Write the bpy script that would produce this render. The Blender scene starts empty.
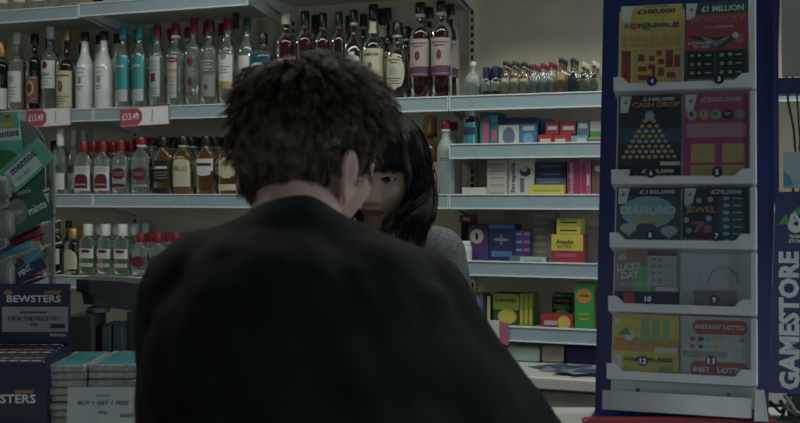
import bpy, bmesh, math, random
from math import pi, sin, cos, tan, radians, sqrt, exp, atan2, floor as ffloor
from mathutils import Matrix, Vector, Euler, noise
random.seed(7)
SC = bpy.context.scene
COL = SC.collection

# ------------------------------------------------------------------ camera, world, lights, exposure
FPX = 1050.0                      # focal length in pixels of the 800 x 423 frame
CZ = 1.45                         # lens height
HOR = 194.0                       # horizon row
cd = bpy.data.cameras.new('camera'); cam = bpy.data.objects.new('camera', cd); COL.objects.link(cam)
cam.location = (0, 0, CZ); cam.rotation_euler = (pi/2, 0, 0)
cd.sensor_width = 36; cd.lens = 36*FPX/800; cd.shift_y = -(211.5-HOR)/800
cd.dof.use_dof = True; cd.dof.focus_distance = 2.4; cd.dof.aperture_fstop = 6.8
cd.clip_start = 0.05
SC.camera = cam
SC.view_settings.view_transform = 'Standard'; SC.view_settings.look = 'None'
SC.view_settings.gamma = 1; SC.view_settings.use_curve_mapping = False
SC.view_settings.exposure = 0.0
w = bpy.data.worlds.new('world'); SC.world = w; w.use_nodes = True
w.node_tree.nodes['Background'].inputs[0].default_value = (0.70, 0.80, 0.85, 1)
w.node_tree.nodes['Background'].inputs[1].default_value = 0.05
def area(name, loc, rot, sx, sy, power, col):
    l = bpy.data.lights.new(name, 'AREA'); l.shape = 'RECTANGLE'; l.size = sx; l.size_y = sy
    l.energy = power; l.color = col
    o = bpy.data.objects.new(name, l); COL.objects.link(o); o.location = loc; o.rotation_euler = rot
    return o
area('tube_light_shelves', (-0.35, 2.30, 2.66), (radians(12), 0, 0), 3.2, 0.16, 20.0, (0.98, 1.0, 0.88))
area('tube_light_right', (1.75, 1.9, 2.66), (0, 0, 0), 0.16, 2.2, 5.0, (0.92, 1.0, 0.93))
area('streak_strip_left', (-0.9, -2.6, 1.6), (radians(88), 0, radians(12)), 0.4, 2.0, 9.5, (0.80, 0.93, 1.0))  # unseen strip lamp behind the camera, narrowed to put vertical streaks on bottle glass
area('streak_strip_right', (2.2, -2.6, 1.6), (radians(88), 0, radians(-20)), 0.4, 2.0, 12.0, (0.80, 0.93, 1.0))  # second unseen strip, added on the right for streaks in the glass
area('side_window_daylight', (2.9, 0.9, 1.7), (radians(85), 0, radians(80)), 1.2, 1.3, 13.0, (0.72, 0.88, 1.0))

# ------------------------------------------------------------------ helpers
MATS = {}
def mat(name, col, rough=0.5, metal=0.0, var=0.06, scale=30.0, bump=0.0, coat=0.0, spec=0.5, trans=0.0, emit=None):
    if name in MATS: return MATS[name]
    if name.split('_')[0] in ('carton', 'card', 'label', 'mint'):   # printed inks are muted
        g_ = .3*col[0]+.5*col[1]+.2*col[2]; k_ = 1.08 if name[:4] == 'card' else .88; col = tuple(min(.9, (g_+(c-g_)*.84)*k_) for c in col)
    m = bpy.data.materials.new(name); m.use_nodes = True; nt = m.node_tree; b = nt.nodes['Principled BSDF']
    b.inputs['Roughness'].default_value = rough; b.inputs['Metallic'].default_value = metal
    b.inputs['Specular IOR Level'].default_value = spec
    b.inputs['Coat Weight'].default_value = coat; b.inputs['Transmission Weight'].default_value = trans
    tc = nt.nodes.new('ShaderNodeTexCoord'); ns = nt.nodes.new('ShaderNodeTexNoise'); ns.inputs['Scale'].default_value = scale
    ns.inputs['Detail'].default_value = 4
    nt.links.new(tc.outputs['Object'], ns.inputs['Vector'])
    cr = nt.nodes.new('ShaderNodeValToRGB'); cr.color_ramp.elements[0].position = 0.3; cr.color_ramp.elements[1].position = 0.7
    cr.color_ramp.elements[0].color = [max(0, c*(1-var)) for c in col[:3]]+[1]
    cr.color_ramp.elements[1].color = [min(1, c*(1+var)) for c in col[:3]]+[1]
    nt.links.new(ns.outputs['Fac'], cr.inputs['Fac']); nt.links.new(cr.outputs['Color'], b.inputs['Base Color'])
    if bump:
        bn = nt.nodes.new('ShaderNodeBump'); bn.inputs['Strength'].default_value = bump; bn.inputs['Distance'].default_value = 0.002
        nt.links.new(ns.outputs['Fac'], bn.inputs['Height']); nt.links.new(bn.outputs['Normal'], b.inputs['Normal'])
    if emit:
        b.inputs['Emission Color'].default_value = list(col[:3])+[1]; b.inputs['Emission Strength'].default_value = emit
    MATS[name] = m; return m
def glass(name, tint, body=0.12, bodycol=None, rough=0.06, gl=1.5, frost=0.0):
    """bottle glass: tinted see-through, sharp reflections, a little body colour"""
    if name in MATS: return MATS[name]
    m = bpy.data.materials.new(name); m.use_nodes = True; nt = m.node_tree
    nt.nodes.remove(nt.nodes['Principled BSDF']); out = nt.nodes['Material Output']
    tr = nt.nodes.new('ShaderNodeBsdfTransparent'); tr.inputs[0].default_value = list(tint)+[1]
    df = nt.nodes.new('ShaderNodeBsdfDiffuse'); df.inputs[0].default_value = list(bodycol or tint)+[1]
    gy = nt.nodes.new('ShaderNodeBsdfGlossy'); gy.inputs['Roughness'].default_value = rough; gy.inputs[0].default_value = (0.9, 0.95, 0.95, 1)
    fr = nt.nodes.new('ShaderNodeFresnel'); fr.inputs[0].default_value = gl
    lw = nt.nodes.new('ShaderNodeLayerWeight'); lw.inputs[0].default_value = 0.35
    mx = nt.nodes.new('ShaderNodeMath'); mx.operation = 'MULTIPLY_ADD'; mx.inputs[1].default_value = 0.38; mx.inputs[2].default_value = body; mx.use_clamp = True
    nt.links.new(lw.outputs['Facing'], mx.inputs[0])
    a = nt.nodes.new('ShaderNodeMixShader'); b = nt.nodes.new('ShaderNodeMixShader')
    nt.links.new(mx.outputs[0], a.inputs[0]); nt.links.new(tr.outputs[0], a.inputs[1]); nt.links.new(df.outputs[0], a.inputs[2])
    nt.links.new(fr.outputs[0], b.inputs[0]); nt.links.new(a.outputs[0], b.inputs[1]); nt.links.new(gy.outputs[0], b.inputs[2])
    nt.links.new(b.outputs[0], out.inputs[0])
    MATS[name] = m; return m

class MB:
    def __init__(s): s.v = []; s.f = []; s.sm = []
    def add(s, vs, fs, smooth=False):
        n = len(s.v); s.v += [tuple(v) for v in vs]; s.f += [tuple(i+n for i in f) for f in fs]; s.sm += [smooth]*len(fs); return s
    def box(s, x0, x1, y0, y1, z0, z1, M=None):
        vs = [Vector((x, y, z)) for z in (z0, z1) for y in (y0, y1) for x in (x0, x1)]
        if M: vs = [M @ v for v in vs]
        return s.add(vs, [(0,2,3,1),(4,5,7,6),(0,1,5,4),(2,6,7,3),(0,4,6,2),(1,3,7,5)])
    def bbox(s, x0, x1, y0, y1, z0, z1, r=0.002, M=None):
        """box with chamfered vertical and horizontal edges"""
        vs = []; 
        for z, i in ((z0, r), (z0+r, 0), (z1-r, 0), (z1, r)):
            for (x, y) in ((x0+i, y0+i+r), (x0+i+r, y0+i), (x1-i-r, y0+i), (x1-i, y0+i+r), (x1-i, y1-i-r), (x1-i-r, y1-i), (x0+i+r, y1-i), (x0+i, y1-i-r)):
                vs.append(Vector((x, y, z)))
        if M: vs = [M @ v for v in vs]
        fs = [tuple(reversed(range(8))), tuple(range(24, 32))]
        for k in range(3):
            for j in range(8):
                a = k*8+j; b = k*8+(j+1) % 8; fs.append((a, b, b+8, a+8))
        return s.add(vs, fs)
    def prism(s, pts, y0, y1, M=None):
        """2d outline (x, z) counter-clockwise seen from -y, extruded in y"""
        n = len(pts); vs = [Vector((x, y0, z)) for x, z in pts]+[Vector((x, y1, z)) for x, z in pts]
        if M: vs = [M @ v for v in vs]
        return s.add(vs, [tuple(range(n)), tuple(reversed(range(n, 2*n)))]+[(i, i+n, (i+1) % n+n, (i+1) % n) for i in range(n)])
    def rings(s, rings, cap=True, smooth=True, closed=True):
        n = len(rings[0]); vs = [p for r in rings for p in r]; fs = []
        for k in range(len(rings)-1):
            for j in range(n if closed else n-1):
                a = k*n+j; b = k*n+(j+1) % n; fs.append((a, b, b+n, a+n))
        s.add(vs, fs, smooth)
        if cap:
            m = len(s.v)-len(vs); s.f.append(tuple(m+i for i in reversed(range(n)))); s.f.append(tuple(m+len(vs)-n+i for i in range(n))); s.sm += [False, False]
        return s
    def tube(s, pts, r, seg=8, cap=True):
        pts = [Vector(p) for p in pts]; rs = r if isinstance(r, (list, tuple)) else [r]*len(pts)
        up = Vector((0, 0, 1)); rg = []
        for i, p in enumerate(pts):
            d = (pts[min(i+1, len(pts)-1)]-pts[max(i-1, 0)]).normalized()
            u = d.cross(up)
            if u.length < 1e-3: u = d.cross(Vector((1, 0, 0)))
            u.normalize(); v = u.cross(d); v.normalize()
            if i == 0: up0 = v
            up = v
            rg.append([p+u*rs[i]*cos(2*pi*j/seg)+v*rs[i]*sin(2*pi*j/seg) for j in range(seg)])
        return s.rings(rg, cap)
    def mesh(s, name, m):
        me = bpy.data.meshes.new(name); me.from_pydata(s.v, [], s.f)
        me.polygons.foreach_set('use_smooth', s.sm); me.materials.append(m); me.update(); return me
    def build(s, name, m, parent=None, M=None):
        o = bpy.data.objects.new(name, s.mesh(name, m)); COL.objects.link(o)
        if parent: o.parent = parent
        if M is not None: o.matrix_local = M
        return o
def tag(o, label=None, cat=None, group=None, kind=None):
    if label: o['label'] = label; n = len(label.split()); assert 4 <= n <= 16, (n, label)
    if cat: o['category'] = cat
    if group: o['group'] = group
    if kind: o['kind'] = kind
    return o
def struct(o): o['kind'] = 'structure'; return o
def empty(name, M, label, cat, group=None):
    o = bpy.data.objects.new(name, None); o.empty_display_size = 0.02; COL.objects.link(o); o.matrix_world = M
    return tag(o, label, cat, group)
def T(x, y, z): return Matrix.Translation((x, y, z))
def copy_tree(o, parent=None):
    c = o.copy(); COL.objects.link(c); c.parent = parent
    for ch in list(o.children): copy_tree(ch, c)
    return c
FONT = {}
def text_geo(s, wd, ht, bold=0.0, shear=0.0):
    """letter mesh centred on 0, scaled into wd x ht; returned as (verts2d, faces)"""
    key = (s, bold, shear)
    if key not in FONT:
        c = bpy.data.curves.new('t', 'FONT'); c.body = s; c.size = 1; c.offset = bold; c.resolution_u = 2; c.shear = shear
        c.fill_mode = 'FRONT'
        o = bpy.data.objects.new('t', c); COL.objects.link(o)
        bpy.context.view_layer.update()
        me = bpy.data.meshes.new_from_object(o.evaluated_get(bpy.context.evaluated_depsgraph_get()))
        vs = [(v.co.x, v.co.y) for v in me.vertices]; fs = [tuple(p.vertices) for p in me.polygons]
        bpy.data.objects.remove(o); bpy.data.meshes.remove(me); bpy.data.curves.remove(c)
        FONT[key] = (vs, fs)
    vs, fs = FONT[key]
    x0 = min(v[0] for v in vs); x1 = max(v[0] for v in vs); y0 = min(v[1] for v in vs); y1 = max(v[1] for v in vs)
    return [((v[0]-(x0+x1)/2)/(x1-x0)*wd, (v[1]-(y0+y1)/2)/(y1-y0)*ht) for v in vs], fs
def text(s, wd, ht, m, parent, M, name='lettering', bold=0.0, shear=0.0, wrap=None):
    """flat lettering facing local -y; M places it in the parent"""
    vs, fs = text_geo(s, wd, ht, bold, shear)
    if wrap: v3 = [wrap(x, z) for x, z in vs]
    else: v3 = [(x, 0, z) for x, z in vs]
    mb = MB(); mb.add(v3, fs); return mb.build(name, m, parent, M)
class Frame:
    def __init__(s, M): s.M = M; s.I = M.inverted()
    def at(s, px, py, y=0.0):
        o = s.I @ Vector((0, 0, CZ)); d = s.I.to_3x3() @ Vector(((px-400)/FPX, 1, -(py-HOR)/FPX))
        t = (y-o.y)/d.y; return o+d*t
    def w(s, x, y, z): return s.M @ T(x, y, z)
def pw(px, py, Y): return Vector(((px-400)/FPX*Y, Y, CZ-(py-HOR)/FPX*Y))
RX = Matrix.Rotation
def circ(cx, cz, r, n=20, rz=None): return [(cx+r*cos(2*pi*i/n), cz+(rz or r)*sin(2*pi*i/n)) for i in range(n)]

white = mat('white_plastic', (0.72, 0.76, 0.78), 0.45)
lipm = mat('price_rail_grey_blue', (0.31, 0.40, 0.46), 0.35, spec=0.6)
lipw = mat('shelf_white_enamel', (0.62, 0.66, 0.66), 0.4)
beige = mat('back_panel_beige', (0.66, 0.60, 0.45), 0.7, scale=8)
black = mat('black_plastic', (0.012, 0.013, 0.014), 0.4)
navy = mat('navy_print', (0.012, 0.016, 0.07), 0.45)
ink = mat('dark_ink', (0.03, 0.03, 0.04), 0.6)
wht = mat('white_print', (0.78, 0.8, 0.8), 0.5)

# ------------------------------------------------------------------ the room
def slab(name, x0, x1, y0, y1, z0, z1, m):
    return struct(MB().box(x0, x1, y0, y1, z0, z1).build(name, m))
floor_m = mat('floor_vinyl', (0.16, 0.16, 0.15), 0.45, scale=4)
wall_m = mat('wall_paint', (0.42, 0.41, 0.36), 0.8, scale=5)
ceil_m = mat('ceiling_tile', (0.5, 0.52, 0.5), 0.9, scale=40, bump=0.3)
YAW = radians(-20.2)
WF = Frame(T(0, 3.34, 0) @ Matrix.Rotation(YAW, 4, 'Z'))   # shelf wall: x along, y into the wall, z up
slab('floor', -3.6, 3.6, -3.2, 5.6, -0.05, 0, floor_m)
slab('ceiling', -3.6, 3.6, -3.2, 5.6, 2.75, 2.8, ceil_m)
struct(MB().box(-3.9, 3.6, 0.33, 0.43, 0, 2.75, WF.M).build('wall_back', wall_m))
struct(MB().box(-3.7, -3.6, -3.2, 5.6, 0, 2.75).build('wall_left', wall_m))
mb = MB().box(3.6, 3.7, -3.2, 0.2, 0, 2.75).box(3.6, 3.7, 1.7, 5.6, 0, 2.75).box(3.6, 3.7, 0.2, 1.7, 0, 0.9).box(3.6, 3.7, 0.2, 1.7, 2.3, 2.75)
struct(mb.build('wall_right', wall_m))
for i, (x, y, sx, sy) in enumerate(((-0.35, 2.30, 3.3, 0.2), (1.75, 1.9, 0.2, 2.3))):
    o = empty('ceiling_light', T(x, y, 2.75), ('long fluorescent ceiling light in front of the bottle shelves', 'short fluorescent ceiling light on the right over the counter')[i], 'ceiling light')
    MB().box(-sx/2, sx/2, -sy/2, sy/2, -0.06, 0).build('housing', lipw, o)
    MB().box(-sx/2+.02, sx/2-.02, -sy/2+.04, sy/2-.04, -0.075, -0.06).build('diffuser', mat('diffuser', (0.8, 0.9, 0.88), 0.4, emit=0.6), o)

# ------------------------------------------------------------------ shelving
BW = 0.665; A449 = WF.at(449, 194, 0).x; DEP = 0.27
def zat(px, py, b=0.0): return WF.at(px, py, b).z
def aat(px, b=0.0): return WF.at(px, HOR, b).x
Z = {}
Z['upper'] = zat(400, HOR-94.8); Z['mid'] = zat(400, 195.5)
Z['low_left'] = zat(70, 276.5); Z['ceil_left'] = zat(0, 12, -.08); Z['ceil_left2'] = zat(76, 5, -.08); Z['ceil_right'] = zat(400, HOR-222, -.08)
Z['r25'] = zat(449, 145.5); Z['r4'] = zat(449, 261.5); Z['r5'] = zat(508, 327.3)
Z['base_left'] = Z['low_left']-0.36
cols = {0: ['ceil_left', 'upper', 'mid', 'low_left', 'base_left'], 1: ['ceil_left2', 'upper', 'mid', 'low_left'], 2: ['ceil_right', 'upper', 'mid', 'low_left'],
        3: ['ceil_right', 'upper', 'r25', 'mid', 'r4', 'r5'], 4: ['ceil_right', 'upper', 'mid', 'r4', 'r5']}
desc = {0: 'leftmost cream shelving bay behind the sweets rack', 1: 'cream shelving bay of spirits left of the man', 2: 'cream shelving bay mostly hidden behind the man',
        3: 'cream shelving bay stocked with medicine cartons', 4: 'cream shelving bay behind the scratchcard dispenser'}
slotm = mat('slot_black', (0.02, 0.02, 0.02), 0.8)
for k in range(5):
    x0 = A449+(k-3)*BW; o = empty('shelving_bay', WF.w(x0, 0, 0), desc[k], 'shelving', 'shelving bays along the back wall')
    MB().box(0.012, BW-.012, DEP, DEP+.012, 0.05, 2.5).build('back_panel', beige, o)
    up = MB().box(-.012, .012, DEP-.012, DEP+.03, 0, 2.5)
    u = up.build('upright', beige, o)
    sl = MB()
    for i in range(80): sl.box(-.004, .004, DEP-.0135, DEP-.0115, 0.35+i*.0254, 0.35+i*.0254+.015)
    sl.build('slot', slotm, u)
    for c in cols[k]:
        z = Z[c]; y0 = -.08 if c.startswith('ceil') else 0.0
        s = MB().box(.0, BW-.002, y0+.012, DEP-.014, z-.022, z-.003).build('shelf', lipw, o)
        # price rail: blue-grey channel between two white lips
        MB().box(.001, BW-.003, y0+.002, y0+.011, z-.038, z+.001).build('price_rail', lipm, s)
        e = MB().box(.001, BW-.003, y0-.002, y0+.011, z+.001, z+.005).box(.001, BW-.003, y0-.002, y0+.011, z-.042, z-.038)
        e.box(.0005, .0030, y0-.001, y0+.010, z-.042, z+.005).box(BW-.005, BW-.0025, y0-.001, y0+.010, z-.042, z+.005)
        e.build('rail_lip', white, s)
        for xx in (.006, BW-.016):
            b = MB()
            b.add([(xx, y0+.03, z-.022), (xx, DEP-.014, z-.022), (xx, DEP-.014, z-.075), (xx, y0+.03, z-.03),
                   (xx+.003, y0+.03, z-.022), (xx+.003, DEP-.014, z-.022), (xx+.003, DEP-.014, z-.075), (xx+.003, y0+.03, z-.03)],
                  [(0,1,2,3),(7,6,5,4),(0,4,5,1),(1,5,6,2),(2,6,7,3),(3,7,4,0)])
            b.build('bracket', lipw, s)

# wall worktop with cupboards below, right of the man
zt = zat(560, 371, -.10)
wt = MB().bbox(A449-2*BW, A449+2*BW, -.22, DEP-.014, zt-.035, zt, .004, WF.M).build('back_worktop', mat('worktop_white', (0.62, 0.62, 0.58), 0.4), None)
tag(wt, 'long off-white worktop under the medicine shelves', 'worktop')
cupm = mat('cupboard_cream', (0.50, 0.47, 0.40), 0.6)
for k in range(4):
    xx = A449-2*BW+k*BW
    o = empty('base_cupboard', WF.w(xx, -.19, 0), ('cream base cupboard under the left end of the back worktop', 'cream base cupboard below the worktop directly behind the man',
        'cream base cupboard below the medicine shelves', 'cream base cupboard at right behind the scratchcard dispenser')[k], 'cupboard', 'cupboards under the back worktop')
    MB().box(0, BW-.003, .02, .43, .08, zt-.035).build('body', cupm, o)
    for j in range(2):
        d = MB().bbox(.004+j*BW/2, BW/2-.004+j*BW/2-.003, 0, .019, .10, zt-.045, .002).build('door', cupm, o)
        MB().tube([(BW/2*j+(.28 if j == 0 else .05), -.02, zt-.12), (BW/2*j+(.28 if j == 0 else .05), -.02, zt-.22)], .005).build('handle', mat('steel', (.5, .5, .5), .3, 1), d)
    MB().box(.01, BW-.01, .05, .40, 0, .08).build('plinth', black, o)
# ------------------------------------------------------------------ bottles
G = {
 'clear': glass('glass_clear', (.89, .94, .91), .14, (.42, .46, .44)),
 'green': glass('glass_pale_green', (.72, .90, .76), .18, (.24, .40, .28)),
 'dgreen': glass('glass_bottle_green', (.05, .14, .05), .5, (.01, .04, .015)),
 'blue': glass('glass_gin_blue', (.25, .62, .70), .30, (.04, .22, .28)),
 'amber': glass('glass_amber', (.42, .16, .05), .45, (.055, .018, .008)),
 'honey': glass('glass_honey', (.70, .45, .15), .35, (.20, .10, .03)),
 'dark': glass('glass_black', (.04, .03, .02), .8, (.008, .007, .007)),
 'red': glass('glass_red_brown', (.34, .10, .05), .5, (.045, .012, .010)),
 'frost': mat('glass_frosted', (.42, .48, .48), .35, trans=.3),
 'milk': mat('glass_milk_white', (.66, .69, .70), .25, coat=.4),
}
C = {
 'white': mat('cap_white', (.66, .68, .66), .35), 'black': mat('cap_black', (.012, .012, .013), .3), 'red': mat('cap_red', (.24, .012, .025), .3),
 'teal': mat('cap_teal', (.03, .28, .30), .3), 'gold': mat('cap_gold', (.50, .33, .12), .35, .7), 'green': mat('cap_green', (.015, .07, .035), .35),
 'cream': mat('cap_cream', (.62, .58, .42), .4), 'silver': mat('cap_silver', (.6, .62, .62), .3, .8), 'navy': mat('cap_navy', (.012, .018, .06), .3),
 'maroon': mat('cap_maroon', (.14, .014, .02), .35)}
L = {
 'white': mat('label_white', (.66, .68, .66), .6), 'cream': mat('label_cream', (.58, .54, .38), .6), 'black': mat('label_black', (.014, .014, .014), .5),
 'red': mat('label_red', (.30, .025, .03), .5), 'teal': mat('label_teal', (.04, .36, .40), .25, .4), 'gold': mat('label_gold', (.48, .33, .10), .4, .3),
 'purple': mat('label_purple', (.12, .035, .10), .5), 'pink': mat('label_pink', (.42, .34, .31), .6), 'green': mat('label_green', (.04, .16, .05), .5),
 'navy': mat('label_navy', (.02, .03, .12), .5), 'brown': mat('label_brown', (.16, .06, .03), .5), 'tan': mat('label_tan', (.50, .32, .10), .5),
 'grey': mat('label_grey', (.25, .27, .26), .5), 'dred': mat('label_dark_red', (.16, .015, .02), .5), 'silver': mat('label_silver', (.45, .48, .48), .4, .3)}
PROF = {  # (z fraction, radius fraction); last two belong to the neck
 'tall': [(0,.9),(.012,1),(.64,1),(.675,.95),(.705,.82),(.73,.60),(.76,.44),(.86,.38),(.88,.42),(.89,.40)],
 'slim': [(0,.9),(.012,1),(.60,1),(.66,.95),(.70,.80),(.74,.58),(.79,.44),(.88,.40),(.90,.42)],
 'jam': [(0,.9),(.012,1),(.56,1),(.61,.94),(.65,.74),(.685,.50),(.74,.40),(.88,.38),(.90,.40)],
 'cone': [(0,.9),(.015,1),(.52,1),(.58,.93),(.65,.72),(.72,.50),(.80,.40),(.87,.38),(.88,.38)],
 'squat': [(0,.86),(.02,1),(.50,1.02),(.60,.95),(.66,.70),(.70,.42),(.76,.33),(.86,.33),(.87,.35)],
 'bombay': [(0,.95),(.012,1),(.66,1),(.72,.95),(.76,.60),(.79,.30),(.84,.27),(.88,.28)],
 'flask': [(0,.92),(.015,1),(.63,1),(.69,.93),(.74,.74),(.775,.54),(.80,.44),(.84,.44)],
 'whisk': [(0,.9),(.012,1),(.67,1),(.71,.95),(.745,.80),(.775,.56),(.81,.40),(.88,.37),(.90,.40)],
 'mini': [(0,.9),(.02,1),(.50,1),(.60,.90),(.68,.60),(.74,.42),(.84,.40),(.86,.42)],
 'pill': [(0,.92),(.02,1),(.70,1),(.76,.92),(.78,.80)],
}
def sect(a, r, n, dr):
    """front-facing angle a (0 = towards the aisle, -y)"""
    sx = sin(a); cy = cos(a); e = 2.0/n
    return (r*math.copysign(abs(sx)**e, sx), -r*dr*math.copysign(abs(cy)**e, cy))
MC = {}
def bottle_meshes(ty, h, r):
    key = (ty, round(h, 3), round(r, 4))
    if key in MC: return MC[key]
    t = TY[ty]; prof = PROF[t['p']]; n = t.get('n', 2); dr = t.get('dr', 1.0); out = []
    def ring(z, rr, nn=None, d=None, seg=28): return [Vector((*sect(2*pi*j/seg, rr, nn or n, dr if d is None else d), z)) for j in range(seg)]
    zt, neck = prof[-1]
    rg = []
    for z, q in prof:
        k = min(1, max(0, (q-.45)/.35)); nn = 2+(n-2)*k; dd = 1+(dr-1)*k
        rg.append([Vector((*sect(-2*pi*j/28, r*q, nn, dd), z*h)) for j in range(28)])
    out.append(('glass_body', G[t['g']], MB().rings(rg)))
    cz0, cr = t.get('cz', zt-.02), t.get('cr', neck*1.25)
    capr = r*cr; m = MB(); hh = h*(1-cz0)
    m.rings([[Vector((capr*q*cos(2*pi*j/18), -capr*q*sin(2*pi*j/18)*-1, cz0*h+zz*hh)) for j in range(18)] for zz, q in ((0, .96), (.06, 1), (.93, 1), (1, .9))])
    out.append(('cap', C[t['c']], m))
    if t.get('cb'):   # band under the cap
        m = MB(); b0 = cz0-.035
        m.rings([[Vector((capr*1.02*cos(2*pi*j/18), capr*1.02*sin(2*pi*j/18), zz*h)) for j in range(18)] for zz in (b0, cz0+.002)])
        out.append(('neck_band', L[t['cb']], m))
    for li, (pn, lm, z0, z1, A, sh) in enumerate(t.get('l', [])):
        m = MB(); nz, na = 8, 13; rows = []
        off = 1.012+.010*li
        for i in range(nz):
            f = i/(nz-1); z = z0+(z1-z0)*f; g = 2*f-1
            aa = A*(sqrt(max(0.02, 1-g*g)) if sh == 'o' else (1 if sh == 'r' else (1 if f < .5 else sqrt(max(.03, 1-(2*f-1)**2)))))
            zz = z
            # radius at this height
            q = prof[-1][1]
            for (za, qa), (zb, qb) in zip(prof, prof[1:]):
                if za <= z <= zb: q = qa+(qb-qa)*(z-za)/(zb-za+1e-9); break
            rows.append([Vector((*sect(radians(-aa+2*aa*j/(na-1)), r*q*off, n if q > .8 else 2, dr if q > .8 else 1), zz*h)) for j in range(na)])
        m.rings(rows, cap=False, closed=False); out.append((pn, L[lm], m))
    for li, (lm, z0, z1, A, nl) in enumerate(t.get('x', [])):
        m = MB()
        for i in range(nl):
            zc = z1-(z1-z0)*(i+.5)/nl; th = (z1-z0)/nl*.30; aa = A*(1, .6, .85, .45, .75)[i % 5]
            q = 1.0
            for (za, qa), (zb, qb) in zip(prof, prof[1:]):
                if za <= zc <= zb: q = qa+(qb-qa)*(zc-za)/(zb-za+1e-9); break
            m.rings([[Vector((*sect(radians(-aa+2*aa*j/8), r*q*1.045, n if q > .8 else 2, dr if q > .8 else 1), (zc+g*th)*h)) for j in range(9)] for g in (-.5, .5)], cap=False, closed=False)
        out.append(('label_print', L[lm], m))
    if t.get('t'):
        s, tm, zc, wd, ht = t['t']; m = MB(); vs, fs = text_geo(s, wd*2*r, ht*h, .01)
        m.add([(*sect(x/r*(1 if n == 2 else .8), r*1.05, n, dr), zc*h+z) for x, z in vs], fs); out.append(('lettering', L[tm], m))
    MC[key] = [(a, c.mesh(a, b)) for a, b, c in out]
    return MC[key]
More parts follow.
